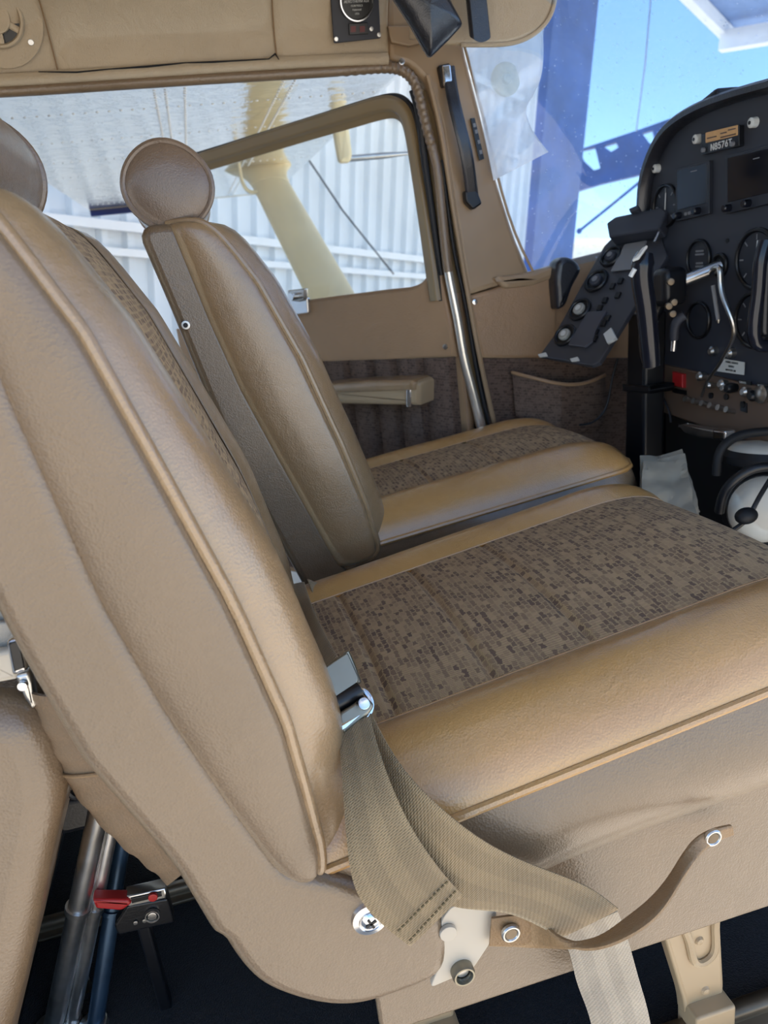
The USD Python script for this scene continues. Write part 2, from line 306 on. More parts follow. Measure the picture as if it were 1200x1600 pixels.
plain('tray_grey', s2l(56, 57, 63), 0.5)
plain('tray_light', s2l(66, 67, 74), 0.5)
plain('panel_dark', s2l(34, 36, 43), 0.5, vary=0.12)
plain('gauge_black', s2l(12, 12, 15), 0.35)
plain('screen', s2l(10, 13, 22), 0.12)
plain('mark_white', s2l(205, 205, 200), 0.5, vary=0.03)
plain('mark_mid', s2l(150, 148, 140), 0.5, vary=0.05)
plain('mark_grey', s2l(120, 120, 122), 0.5, vary=0.03)
plain('amber', s2l(206, 160, 104), 0.4, vary=0.1, vscale=60)
plain('wood_brown', s2l(92, 72, 58), 0.45, vary=0.1)
plain('red', s2l(170, 36, 36), 0.4, vary=0.06)
plain('dark_red', s2l(92, 24, 26), 0.4)
plain('cushion_black', s2l(12, 12, 15), 0.6)
plain('ivory', s2l(206, 200, 186), 0.4, vary=0.04)
plain('paper', s2l(150, 144, 130), 0.75, bump=0.002, scale=16, vary=0.06)
plain('carpet', s2l(26, 27, 32), 0.95, bump=0.004, scale=420, vary=0.4, vscale=300, sheen_weight=0.1)
plain('wing_skin', (0.93, 0.92, 0.87), 0.09, 0.8, bump=0.0036, scale=15, vary=0.03)
plain('cream_paint', s2l(238, 217, 168), 0.35, vary=0.03)
plain('navy', s2l(28, 40, 92), 0.4)
plain('siding', s2l(226, 231, 235), 0.5, vary=0.05, vscale=2)
plain('siding_rail', s2l(246, 247, 247), 0.45, vary=0.03)
plain('hangar_blue', s2l(60, 92, 156), 0.5, vary=0.25, vscale=3)
plain('concrete', s2l(184, 176, 164), 0.75, bump=0.003, scale=30, vary=0.1, vscale=1.5)
plain('roof_steel', s2l(240, 241, 242), 0.55, vary=0.04)
plain('roof_blue', s2l(120, 150, 200), 0.6, vary=0.1)
plain('building_pale', s2l(230, 226, 210), 0.8)
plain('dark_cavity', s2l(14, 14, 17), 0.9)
clear('door_glass', (0.95, 0.97, 0.97), 0.04, (0.9, 0.95, 1.0))
clear('windscreen', (0.86, 0.93, 1.0), 0.10, (0.62, 0.74, 1.0), 0.45)
clear('clear_vinyl', (0.92, 0.95, 0.98), 0.8, (0.95, 0.97, 1.0), hscale=9.0, ior=1.7)
clear('sucker', (0.9, 0.92, 0.9), 0.75, (0.95, 0.96, 0.92), hscale=22.0)

# ------------------------------------------------------------------ hangar and ground (world coordinates)
WU, WN = V(math.sin(math.radians(53)), math.cos(math.radians(53)), 0), V(-math.cos(math.radians(53)), math.sin(math.radians(53)), 0)
WD = 4.9
WP = CW * V(1, 1, 0) + WN * WD                              # foot of the hangar's side wall
UP = V(0, 0, 1)
def wpt(s, z, d=0.0): return WP + WU * s + UP * z - WN * d  # d = towards the aircraft
obj('ground', trimesh.creation.box([260, 260, 0.2], trimesh.transformations.translation_matrix([0, 0, -0.1])), 'concrete', air=False, kind='structure', label='pale concrete hangar floor and apron under the aircraft', cat='ground')
ZR = 6.25
wl = thing('wall_back', 'pale corrugated metal hangar wall seen through the door window', 'wall', wpt(0, 0), kind='structure', air=False)
S0, S1, SW = -7.0, WD * math.tan(math.radians(23.6 + 37)), 0.98
def sheet_mesh(s0, s1):
    prof = []; k = 5; w = (s1 - s0) / k
    for i in range(k): prof += [(s0 + i * w, 0), (s0 + (i + .60) * w, 0), (s0 + (i + .68) * w, 0.05), (s0 + (i + .90) * w, 0.05)]
    prof.append((s1, 0)); prof = np.array(prof); top = np.array([wpt(s, ZR - 0.1, d) for s, d in prof]); bot = np.array([wpt(s, 0, d) for s, d in prof])
    return sheet(np.stack([bot, top]), 0.004)
s = S0
while s < S1 - 0.3:
    obj('siding_sheet', sheet_mesh(s, min(s + SW, S1)), 'siding', wl, air=False, smooth=False); s += SW
for px, py, h in ((600, 400, .06), (600, 428, .05), (811, 160, .07), (790, 245, .03)):
    z = far(px, py, WP, WN)[2]
    obj('wall_rail', bar(wpt(S0, z, 0.09), wpt(S1 - .45, z, 0.09), 0.06, h, UP), 'siding_rail', wl, air=False, smooth=False)
# door post and beam of the open bay
cl, cr = far(852, 0, WP, WN), far(921, 0, WP, WN)
sl, sr = (cl - WP) @ WU, (cr - WP) @ WU
obj('hangar_post', bar(wpt((sl + sr) / 2, 0), wpt((sl + sr) / 2, ZR), sr - sl, 0.25, WN), 'hangar_blue', air=False, smooth=False, label='tall blue steel post at the edge of the open hangar bay', cat='post')
rf = thing('ceiling_hangar', 'white steel hangar roof with blue deck above the windscreen', 'roof', wpt(0, ZR), kind='structure', air=False)
obj('roof_deck', bar(wpt(-6.5, ZR + 0.3, 4.5), wpt(15.5, ZR + 0.3, 4.5), 9.0, 0.08, UP), 'roof_blue', rf, air=False, smooth=False)
for d in np.arange(0.0, 9.1, 1.5):
    obj('purlin', bar(wpt(-6.5, ZR + 0.14, d), wpt(15.5, ZR + 0.14, d), 0.16, 0.2, UP), 'roof_steel', rf, air=False, smooth=False)
for q in np.arange(-6, 15.6, 3.0):
    obj('rafter', bar(wpt(q, ZR - 0.05, 0), wpt(q, ZR - 0.05, 9.0), 0.2, 0.3, UP), 'roof_steel', rf, air=False, smooth=False)
for q in (-6.0, 15.0):
    for d in (8.8,): obj('roof_post', bar(wpt(q, 0, d), wpt(q, ZR, d), 0.2, 0.2, WN), 'roof_steel', rf, air=False, smooth=False)
# blue pierced girder, brace rod, cable and distant building beyond the bay
h0 = unit(raw(990, 250) * V(1, 1, 0)); GP = CW + h0 * 13.0; ga = np.cross(h0, UP)
def gp2(px, py): q = far(px, py, GP, h0) - GP; return (q @ ga, q[2])
import shapely
outer = [gp2(*p) for p in ((868, 246), (1000, 202), (1230, 120), (1230, 205), (1000, 273), (940, 287), (872, 308))]
holes = [[gp2(*p) for p in h] for h in (((887, 282), (897, 237), (908, 273)), ((906, 235), (930, 230), (938, 263), (928, 266), (913, 252)), ((942, 228), (963, 222), (967, 230), (955, 237)), ((1003, 208), (1020, 203), (1024, 223), (1015, 224)), ((1040, 196), (1060, 190), (1062, 205)))]
gm = trimesh.creation.extrude_polygon(shapely.Polygon(outer, holes), 0.14, engine='earcut'); gv = np.asarray(gm.vertices)
obj('girder', fixv(trimesh.Trimesh(GP + gv[:, :1] * ga + gv[:, 1:2] * UP + gv[:, 2:] * h0, gm.faces)), 'hangar_blue', air=False, smooth=False, label='blue steel girder with triangular cut-outs crossing the open bay', cat='girder')
bp = [far(x, y, GP - h0 * 0.2, h0) for x, y in ((905, 361), (950, 325), (1010, 276))]
br = thing('brace_rod', 'thin blue-grey brace rod slanting down from the pierced girder', 'rod', bp[0], air=False)
obj('rod', tube(bp, 0.022, 8), 'hangar_blue', br, air=False); obj('rod_end', trimesh.creation.icosphere(2, 0.045).apply_translation(bp[0]), 'hangar_blue', br, air=False)
cp = [far(x, y, GP, h0) for x, y in ((1020, -40), (1008, 100), (994, 206))]
obj('sky_cable', tube(cp, 0.012, 6), 'steel', air=False, label='thin grey cable hanging vertically against the blue sky', cat='cable')
wp_ = [wpt((far(x, y, WP, WN) - WP) @ WU, far(x, y, WP, WN)[2], 0.12) for x, y in ((455, 235), (520, 330), (600, 428))]
obj('wall_cable', tube(wp_, 0.008, 6), 'rubber', air=False, label='thin dark cable slanting across the corrugated hangar wall', cat='cable')
DP = CW + h0 * 45
bl = far(820, 376, DP, h0); brr = far(1100, 376, DP, h0); zt = far(905, 383, DP, h0)[2]; bc = (bl + brr) / 2 * V(1, 1, 0)
db = thing('distant_building', 'low pale distant building beyond the open hangar bay', 'building', bc, air=False)
obj('wall', bar(bc, bc + UP * (zt - 0.25), np.linalg.norm((brr - bl)[:2]), 8, h0), 'building_pale', db, air=False, smooth=False)
obj('roof', bar(bc + UP * (zt - 0.25), bc + UP * zt, np.linalg.norm((brr - bl)[:2]) + 1, 9, h0), 'roof_steel', db, air=False, smooth=False)

# ------------------------------------------------------------------ wing, strut, pitot
wg = thing('wing', 'polished riveted underside of the high wing over the open door', 'wing', (0.05, 0.6, 1.42))
def wz(y): return 1.42 + 0.02 * (y - 0.9)
def sect(y, sc=1.0):
    xl, xt, th = 0.66, -0.51, 0.16 * sc; x = np.r_[np.linspace(xt, xl - 0.05, 24)]; ch = xl - xt
    low = [(q, 0.012 * math.sin(math.pi * (q - xt) / ch) * 0) for q in x]
    nose = [(xl - 0.05 + 0.05 * math.sin(a), th * 0.32 * (1 - math.cos(a))) for a in np.linspace(0.2, math.pi / 2, 6)] + [(xl - 0.05 + 0.05 * math.cos(a), th * (0.32 + 0.3 * math.sin(a))) for a in np.linspace(0.3, 1.4, 5)]
    top = [(xl - ch * u, th * (0.62 + 0.38 * math.sin(min(1, u * 2.2) * math.pi / 2)) * (1 - u ** 3) + 0.008) for u in np.linspace(0.08, 1, 16)]
    return np.array([(q, y, wz(y) + z) for q, z in low + nose + top])
ys = np.r_[np.linspace(0.60, 3.9, 34), 3.96, 4.0]; sc = np.r_[np.ones(34), 0.8, 0.35]
obj('wing_skin', skin([sect(y, k) for y, k in zip(ys, sc)]), 'wing_skin', wg, smooth=40)
dome = trimesh.creation.icosphere(1, 1.0); rv = []
def rivets(p0, p1, step, r=0.0045):
    n = int(np.linalg.norm(np.subtract(p1, p0)) / step)
    for k in range(n + 1): rv.append(np.asarray(dome.vertices) * V(r, r, r * 0.45) + np.add(p0, np.subtract(p1, p0) * k / n))
for px in (246, 262, 290, 425, 440): x = Z(px, 170, 1.42)[0]; rivets((x, 0.62, wz(0.62)), (x, 3.9, wz(3.9)), 0.028)
for y in np.arange(0.8, 3.9, 0.42): rivets((-0.49, y, wz(y)), (0.6, y, wz(y)), 0.03)
obj('rivet_rows', trimesh.Trimesh(np.vstack(rv), np.vstack([np.asarray(dome.faces) + 42 * k for k in range(len(rv))]), process=False), 'siding_rail', wg, kind='stuff')
tip = sect(3.98, 0.5)
obj('wing_tip', skin([sect(4.0, .42) , sect(4.05, 0.36), sect(4.08, 0.15)]), 'cream_paint', wg, label='cream painted wing tip')
obj('tip_stripe', bar((-0.51, 4.06, wz(4.06) - 0.01), (-0.05, 4.06, wz(4.06) - 0.01), 0.03, 0.05, V(0, 0, 1), 0.004), 'navy', wg, label='navy stripe on the wing tip')
st0, st1 = Z(412, 262, 1.45), Y(690, 770, 0.62)
sg = thing('wing_strut', 'cream painted wing strut slanting down outside the door window', 'strut', st1)
q = np.linspace(0, 2 * math.pi, 24, endpoint=False); sd = unit(st1 - st0); sx = unit(V(1, 0, 0) - sd * sd[0]); sn = np.cross(sd, sx)
def ss(p, k): return p + k * (0.092 * np.cos(q)[:, None] * sx * np.where(np.cos(q) < 0, 1.0, 0.8)[:, None] + 0.026 * np.sin(q)[:, None] * sn)
obj('strut_tube', skin([ss(st0 + sd * t, 1.0) for t in np.linspace(0, np.linalg.norm(st1 - st0), 12)]), 'cream_paint', sg)
obj('strut_fairing', skin([ss(st0 + sd * t, k) for t, k in ((-0.05, 2.0), (0.0, 1.75), (0.03, 1.5), (0.08, 1.25), (0.14, 1.08), (0.2, 1.03))]), 'cream_paint', sg)
pm = Z(532, 200, 1.44)
pt_ = thing('pitot_tube', 'cream pitot mast with grey probe under the wing edge', 'pitot tube', pm)
obj('mast', slab(rnd([(-.03, 0.02), (.028, 0.02), (.03, -.09), (.02, -.115), (-.022, -.115), (-.026, -.07)], 0.014), pm + V(0, -0.02, 0), V(1, 0, 0), V(0, 0, 1), V(0, -1, 0), 0.045, 0.015), 'cream_paint', pt_)
obj('probe', tube([pm + V(0, 0, -.102), pm + V(.15, 0, -.102), pm + V(.24, 0, -.102)], np.array([.011, .011, .006]), 12), 'steel', pt_)
hook = [Z(373, 255, 1.44), Z(373, 255, 1.44) + V(0.0, 0, -0.05), Z(373, 255, 1.44) + V(0.02, 0, -0.11), Z(373, 255, 1.44) + V(0.06, 0, -0.12)]
obj('tie_down_ring', tube(spl(hook, 14), 0.008, 8), 'cream_paint', label='small cream tie-down hook hanging under the wing by the strut', cat='hook')

# ------------------------------------------------------------------ cabin shell
SIDE = 0.52
obj('floor', slab3([V(-1.2, -.56, 0), V(1.15, -.56, 0), V(1.15, .56, 0), V(-1.2, .56, 0)], V(0, 0, 1), 0.05), 'carpet', kind='structure', label='black carpet on the cabin floor under the seats', cat='floor')
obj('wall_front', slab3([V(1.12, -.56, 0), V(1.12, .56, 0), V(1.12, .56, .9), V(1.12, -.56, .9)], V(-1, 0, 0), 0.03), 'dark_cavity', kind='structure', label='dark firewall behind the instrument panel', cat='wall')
# ceiling: headliner curving from the door header into the roof, with seams
def head_pt(u, x):
    a = u * math.pi / 2; b = 0.006 * math.sin(9 * x + 3 * u) * u * (1 - u)
    return V(x, 0.512 - 0.19 * (1 - math.cos(a)) + b - (0.3 * max(0, u - 1)), 1.338 + 0.16 * math.sin(min(a, math.pi / 2)))
cg = thing('ceiling', 'tan stitched vinyl headliner above the door', 'ceiling', (0, .5, 1.4), kind='structure')
cuts = [-1.2] + [Y(p, 60, 0.50)[0] for p in (78, 430)] + [Y(609, 60, 0.50)[0]]
for k in range(3):
    xs = np.linspace(cuts[k] + 0.0002, cuts[k + 1] - 0.0002, 30); us = np.linspace(0, 1, 24)
    g = np.array([[head_pt(u, x) for x in xs] for u in us])
    e = np.minimum(xs - xs[0], xs[-1] - xs) ; inset = 0.004 * np.exp(-(e / 0.006) ** 2)
    g[:, :, 1] += inset[None] * np.cos(us * math.pi / 2)[:, None]; g[:, :, 2] += inset[None] * np.sin(us * math.pi / 2)[:, None]
    obj('headliner_panel', sheet(g, 0.006), 'headliner', cg)
    obj('seam_edge', tube([head_pt(u, cuts[k + 1]) + V(0, 0.0, 0) for u in us], 0.0013, 6), 'strap_tan', cg)
obj('roof_lining', slab3([V(-1.2, -.5, 1.498), V(.72, -.5, 1.498), V(.72, .33, 1.498), V(-1.2, .33, 1.498)], V(0, 0, -1), 0.02), 'headliner', cg)
obj('wall_right', slab3([V(-1.2, -.5, 1.36), V(.5, -.5, 1.36), V(.5, -.5, 1.5), V(-1.2, -.5, 1.5)], V(0, 1, 0), 0.03), 'headliner', kind='structure', label='lining strip above the near door opening', cat='wall')
obj('wall_rear', slab3([V(-1.2, -.54, 0), V(-1.2, .54, 0), V(-1.2, .54, 1.5), V(-1.2, -.54, 1.5)], V(1, 0, 0), 0.03), 'headliner', kind='structure', label='rear bulkhead lining behind the bench seat', cat='wall')
obj('wall_left', slab3([V(-1.2, .52, 0), V(-.48, .52, 0), V(-.48, .52, 1.34), V(-1.2, .52, 1.34)], V(0, -1, 0), .03, .006), 'headliner', kind='structure', label='lined cabin side behind the far doorway', cat='wall')
# header rail and jamb of the door opening
tr = thing('trim_1', 'tan header rail and windlace around the door opening', 'trim', (0.2, .5, 1.33), kind='structure')
hp = [Y(p[0], p[1], 0.505) for p in ((-250, 137), (30, 125), (300, 108), (560, 94), (606, 93))]
obj('header_rail', sweep(spl(hp, 30), rnd([(-.012, -.008), (.004, -.01), (.01, 0), (.004, .012), (-.012, .012)], .004, 3), V(0, 0, 1)), 'headliner', tr)
hp2 = [Y(p[0], p[1], 0.513) for p in ((-250, 153), (30, 141), (300, 124), (560, 108), (612, 106), (632, 112), (647, 128), (657, 158), (668, 205), (680, 250), (689, 320), (697, 400), (700, 425))]
pth = spl(hp2, 260); rr = np.full(260, 0.0105); kk = np.arange(260); rr = rr * (1 + 0.10 * np.sin(kk * 1.9) * ((kk > 130) & (kk < 205)))
obj('windlace', tube(pth, rr, 12), 'leather_taupe', tr)
tornp = [Y(p[0], p[1], 0.497) for p in ((60, 112), (120, 113), (170, 108), (230, 104), (290, 98), (330, 97), (420, 92), (430, 84), (436, 93))]
obj('torn_edge', tube(np.array(tornp), np.array([.0008, .0016, .001, .002, .001, .0016, .001, .0022, .0008]), 6), 'dark_cavity', tr, label='dark torn gap along the headliner edge')
# jamb: tan post, black seal, bright sill strip
jb = thing('trim_2', 'door jamb strip with bright sill and black rubber seal', 'trim', (.55, .52, .9), kind='structure')
jl = [(648, 140), (664, 190), (672, 250), (690, 400), (706, 500), (720, 570), (744, 668)]; jr = [(x + 34, y) for x, y in jl]
obj('jamb', slabp(jl + jr[::-1], PY(.530), .04, .006), 'paint_bronze', jb)
strip = spl([Y(x, y, .513) for x, y in ((698, 410), (703, 440), (715, 500), (725, 560), (735, 600), (748, 650), (758, 690))], 40)
obj('sill_strip', tube(strip, np.linspace(.0095, .0115, 40), 14), 'sill_metal', jb, label='bright worn metal strip on the jamb')
obj('groove_seal', tube(spl([Y(x, y, .515) for x, y in ((690, 250), (698, 310), (711, 400), (720, 440), (732, 500), (742, 560), (750, 600), (762, 650), (775, 690))], 50), np.linspace(.003, .0065, 50), 8), 'rubber', jb)
obj('rubber_seal', tube(spl([Y(x, y, .524) for x, y in ((646, 140), (655, 175), (661, 230), (672, 310), (685, 400), (690, 430))], 60), np.linspace(.0095, .005, 60), 10), 'rubber', jb, label='black rubber door seal')
# forward side wall: A-pillar, kick panel with pocket
wv = thing('wall_left', 'tan forward cabin side with windscreen pillar and kick panel', 'wall', (.65, .52, .9), kind='structure')
pil = [(604, -60), (607, 92), (640, 103), (666, 128), (686, 190), (706, 320), (730, 462), (770, 450), (832, 434), (806, 372), (778, 285), (752, 178), (730, 92), (700, -60)]
obj('pillar_skin', slabp(pil, PY(.508), .05, .012, [0, 0, .01, .02, .02, 0, 0, 0, .02, .02, .02, .02, 0, 0]), 'paint_tan', wv)
obj('pillar_bead', tube(spl([Y(x, y, .503) for x, y in ((668, 118), (686, 190), (706, 310), (728, 440), (750, 560), (772, 660))], 40), .0055, 8), 'paint_tan', wv)
obj('corner_gusset', slabp([(606, 40), (612, 66), (640, 72), (664, 66), (690, 40)], PY(.495), .012, .003), 'paint_tan', wv, label='small ribbed tan bracket at the pillar top')
kick = [(733, 462), (770, 452), (800, 440), (836, 426), (870, 416), (872, 560), (752, 560)]
obj('kick_panel', slabp(kick, PY(.505), .04, .008, [0, 0, 0, 0, .01, 0, 0]), 'leather_brown', wv, label='brown vinyl upper kick panel')
obj('kick_lip', slabp([(770, 434), (832, 424), (872, 412), (872, 432), (836, 446), (790, 452)], PY(.497), .03, .01, .008), 'paint_tan', wv)
obj('side_cover', slabp([(868, 412), (1000, 380), (1040, 600), (1010, 720), (868, 560)], PY(.52), .03), 'leather_brown', wv)
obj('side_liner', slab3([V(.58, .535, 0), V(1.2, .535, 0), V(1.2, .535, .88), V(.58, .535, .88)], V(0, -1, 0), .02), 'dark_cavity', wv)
obj('kick_fabric', slabp([(750, 560), (990, 560), (1010, 720), (770, 690)], PY(.508), .03), 'fabric_dark', wv, label='dark brown woven lower kick panel')
pk = spl([(800, 582), (840, 592), (880, 600), (915, 598), (945, 586)], 24); pkb = spl([(806, 650), (850, 668), (900, 674), (940, 662), (950, 640)], 24)
gk = []
for t in np.linspace(0, 1, 14):
    row = []
    for i in range(24):
        px, py = pk[i] * (1 - t) + pkb[i] * t; row.append(Y(px, py, .495 - .055 * math.sin(math.pi * i / 23) ** .7 * (1 - t * .75)))
    gk.append(row)
obj('map_pocket', sheet(gk, -.004), 'fabric_dark', wv, label='sagging woven map pocket on the kick panel')
obj('pocket_hem', tube([p for p in gk[0]], .004, 8), 'leather_brown', wv)
for x, y in ((741, 472), (834, 661), (627, 97)):
    obj('screw_cap', disc(Y(x, y, .497), V(0, -1, 0), .006, .005, n=14), 'chrome', wv)
# windscreen
ed = spl([Y(x, y, .505) for x, y in ((724, 66), (736, 110), (757, 190), (782, 292), (808, 372), (836, 430))], 14)
def ws(u, v):
    """u 0..1 down, v -1..1 from starboard to port"""
    e = ed[0] * 0; k = u * 13; i = min(int(k), 12); e = ed[i] * (1 - k + i) + ed[i + 1] * (k - i)
    b = math.sqrt(max(0, 1 - abs(v) ** 2.6)); return V(e[0] + (0.08 + 0.46 * u) * b, e[1] * v, e[2] + 0.06 * b)
wd = thing('window_1', 'curved dusty windscreen with a blue tint', 'window', (.8, 0, 1.1), kind='structure')
obj('windscreen_pane', sheet([[ws(u, v) for v in np.linspace(-1, 1, 41)] for u in np.linspace(0, 1, 15)], .004), 'windscreen', wd)
obj('pillar_gasket', tube(ed, .003, 8), 'paint_tan', wd)

# ------------------------------------------------------------------ far door, standing open
DA = math.radians(50); DH = V(.535, .52, 0); DN = -V(math.sin(DA), math.cos(DA), 0); DD = V(-math.cos(DA), math.sin(DA), 0); DPL = (DH, DN)
def dz(s, z, d=0.0): return DH + DD * s + V(0, 0, z) + DN * d
dr = thing('door_1', 'open far cabin door with bronze window frame and brown trim', 'door', DH + V(0, 0, .9), kind='structure')
fr = spl([PL(x, y, DPL) for x, y in ((225, 278), (320, 250), (480, 200), (560, 176), (596, 166), (616, 166), (632, 178), (641, 205), (650, 260), (662, 340), (673, 420), (680, 470))], 120)
obj('window_frame', sweep(fr, rnd([(-.018, -.03), (.020, -.03), (.024, -.012), (.012, -.004), (.008, .010), (-.012, .014), (-.020, .004)], .003, 2), DN), 'paint_bronze', dr)
fr2 = spl([PL(x, y, DPL) for x, y in ((225, 266), (320, 238), (480, 188), (560, 163), (600, 152), (625, 152), (643, 168), (652, 205), (662, 270), (673, 340), (684, 420), (690, 470))], 120)
obj('frame_seal', tube(fr2, .006, 8), 'rubber', dr)
obj('window_pane', slabp([(225, 276), (320, 248), (480, 198), (560, 174), (600, 163), (630, 172), (645, 205), (655, 260), (668, 340), (680, 440), (440, 480), (330, 497), (225, 400)], DPL, .004, 0, lift=-.018), 'door_glass', dr)
up = [(300, 500), (430, 476), (500, 466), (600, 453), (640, 449), (658, 443), (670, 428), (676, 405), (688, 405), (692, 440), (704, 500), (713, 558), (600, 566), (480, 573), (300, 580)]
obj('upper_trim', slabp(up, DPL, .035, .008, [0, 0, 0, 0, .01, .015, .015, 0, 0, 0, 0, 0, 0, 0, 0], lift=.004), 'leather_brown', dr, label='smooth brown vinyl upper door panel')
obj('door_core', slab3([dz(-.02, .12), dz(.95, .12), dz(.95, .85), dz(-.02, .88)], DN, .03, .004, lift=-.012), 'leather_brown', dr)
edges = [(PL(x, 590, DPL) - DH) @ DD for x in (716, 666, 624, 588, 550, 512, 476, 440, 402, 362, 320)]
for a, b in zip(edges[:-1], edges[1:]):
    pts = [dz(a + .001, .15), dz(b - .001, .15), dz(b - .001, .745), dz(a + .001, .745)]
    n_, m_ = 9, 8
    g = np.array([[dz(a + (b - a) * t, z, .002 + .014 * math.sin(math.pi * min(max(t, 0.01), .99)) ** .5) for t in np.linspace(0, 1, n_)] for z in np.linspace(.15, .745, m_)])
    obj('fabric_channel', sheet(g, -.006), 'fabric_dark', dr)
arm = [(527, 600), (533, 594), (600, 589), (676, 586), (684, 590), (683, 624), (536, 622), (529, 616)]
ar = obj('armrest', slabp(arm, DPL, .075, .012, .006, lift=.075), 'frame_tan', dr, label='cream moulded door armrest')
obj('armrest_pad', slabp([(527, 600), (533, 592), (600, 586), (672, 584), (679, 588), (679, 600), (600, 603), (532, 606)], DPL, .085, .012, .004, lift=.084), 'leather_tan', ar)
obj('armrest_trim', slabp([(664, 588), (671, 588), (671, 625), (664, 625)], DPL, .08, .003, lift=.079), 'chrome', ar)
lt = obj('window_latch', slabp([(459, 468), (487, 464), (489, 488), (461, 492)], DPL, .012, .003, .003, lift=.018), 'chrome', dr, label='chrome window latch')
obj('latch_lever', slabp([(461, 452), (489, 449), (488, 466), (480, 470), (464, 468)], DPL, .014, .004, .004, lift=.03), 'steel', lt)
obj('latch_pin', tube([PL(475, 461, DPL) + DN * .02, PL(475, 461, DPL) + DN * .05], .009, 12), 'chrome', lt)
for x, y in ((698, 541), (560, 624), (645, 626)): obj('screw_cap', disc(PL(x, y, DPL) + DN * .005, DN, .006, .004, n=12), 'steel', dr)

# ------------------------------------------------------------------ seats
def profile(pairs): a = np.array(sorted(pairs)); return lambda z: float(np.interp(z, a[:, 0], a[:, 1], left=a[0, 1] + (z - a[0, 0]) * (a[1, 1] - a[0, 1]) / (a[1, 0] - a[0, 0]), right=a[-1, 1] + (z - a[-1, 0]) * (a[-1, 1] - a[-2, 1]) / (a[-1, 0] - a[-2, 0])))
TB = [(.003, -.16), (.007, .22), (.017, .58), (.031, .85), (.048, .98), (.066, 1.0), (.084, .95), (.100, .84), (.112, .74)]
def build_seat(label, o):
    y0, y1 = o['y0'], o['y1']; wdt = y1 - y0; pf, pr, rs = profile(o['pf']), profile(o['pr']), profile(o['rs'])
    t = thing('aircraft_seat', label, 'seat', (o['xc'], (y0 + y1) / 2, 0))
    zb, zt, c = o['zb'], o['zt'], o['c']
    mid = np.linspace(zb + .035, zt - .05, 40)
    rows = [(zb, .0), (zb, .30), (zb + .002, .62), (zb + .007, .85), (zb + .016, .96)] + [(z, 1.0) for z in mid] + [(zt - .030, .985), (zt - .016, .94), (zt - .007, .85), (zt - .002, .7), (zt, .45), (zt, 0.0)]
    def pt(z, f, dy, cf, j):
        x = pr(z) + f * (pf(z) + c(z) * cf - pr(z)); k = o['k0'] * (1 - min(1, max(0, (z - zb) / .25)))
        pinch = .016 * (1 - f) ** 1.5
        return V(x, (y0 + pinch + dy) if dy < wdt / 2 else (y1 - pinch - (wdt - dy)), z - k * (x - pr(z)))
    def wr(x, y, z): return 0.0022 * (meshkit.fbm(V(x * 14, y * 14, z * 9)) - .5)
    full = TB + [(.13, .58), (.17, .64), (.21, .66)]
    def patch(cols):
        g = np.array([[pt(z, f, dy, cf, j) for dy, cf in cols] for j, (z, f) in enumerate(rows)])
        g[:, :, 0] += np.vectorize(wr)(g[:, :, 0], g[:, :, 1], g[:, :, 2]); return g
    nb = np.array(TB); fine = interp1d(np.r_[0, np.cumsum(np.linalg.norm(np.diff(nb * [1, .045], axis=0), axis=1))], nb, axis=0, kind='cubic')(np.linspace(0, np.linalg.norm(np.diff(nb * [1, .045], axis=0), axis=1).sum(), 22))
    fine[0], fine[-1] = nb[0], nb[-1]
    near = [tuple(a) for a in fine]; farc = [(wdt - a, b) for a, b in near[::-1]]
    ins = [(near[-1][0] + (wdt - 2 * near[-1][0]) * q, .74 + .10 * math.sin(math.pi * q)) for q in np.linspace(0, 1, 22)]
    gn, gi, gf = patch(near), patch(ins), patch(farc)
    obj('back_bolster', grid(gn), 'leather_tan', t); obj('back_bolster', grid(gf), 'leather_tan', t)
    al = np.r_[0, np.cumsum(np.linalg.norm(np.diff(gi[:, 0], axis=0), axis=1))]
    uv = np.stack([np.tile(gi[:, :, 1][len(rows) // 2], (len(rows), 1)), np.repeat(al[:, None], 22, 1)], -1).reshape(-1, 2)
    gi[:, :, 0] -= 0.0015; obj('back_fabric', grid(gi), 'fabric', t, uv=uv)
    # side boxing, from the rear seam to the piping, slightly puffed
    def side(s_):
        g = []
        for j, (z, f) in enumerate(rows):
            b = pt(z, f, 0 if s_ < 0 else wdt, 0, j); a = pt(z, 0, 0 if s_ < 0 else wdt, 0, j); a[1] = b[1] - s_ * .014; a = a + V(.004, 0, 0)
            g.append([a * (1 - q) + b * q + V(0, s_ * (.020 * math.sin(math.pi * min(1, .5 * (q / .5) ** .9 if q < .5 else q)) ** .28 + .006 * (1 - q) - .010 * math.exp(-((1 - q) / .045) ** 2)) * f, 0) for q in np.r_[0, .004, .012, .025, .05, np.linspace(.09, .86, 13), np.linspace(.9, 1, 7)]])
        return np.array(g)
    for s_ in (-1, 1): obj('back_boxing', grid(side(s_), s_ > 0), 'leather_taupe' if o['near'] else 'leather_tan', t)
    for dy in (0, wdt):
        line = [pt(z, f, dy, 0, 0) + V(.001, -.002 if dy == 0 else .002, 0) for z, f in rows]
        obj('back_piping', tube(spl(line, 120), .0055, 10), 'leather_tan', t)
    for dy, cf in (TB[-1], (wdt - TB[-1][0], .74)):
        obj('seam_stitch', tube(spl([pt(z, f, dy, cf, 0) for z, f in rows[2:-2]], 100), .0011, 6), 'leather_taupe', t)
    # shell
    zz = np.linspace(o['zs'], zt + .0, 26); fr_ = [(pr(z) + .016, z) for z in zz]; re_ = [(rs(z), z) for z in zz[::-1]]
    poly = np.array(fr_ + re_); sh = slab(soft(poly, .018), V(0, y0 - .002, 0), V(1, 0, 0), V(0, 0, 1), V(0, -1, 0), wdt + .004, .012, 4)
    obj('back_shell', sh, 'leather_taupe', t)
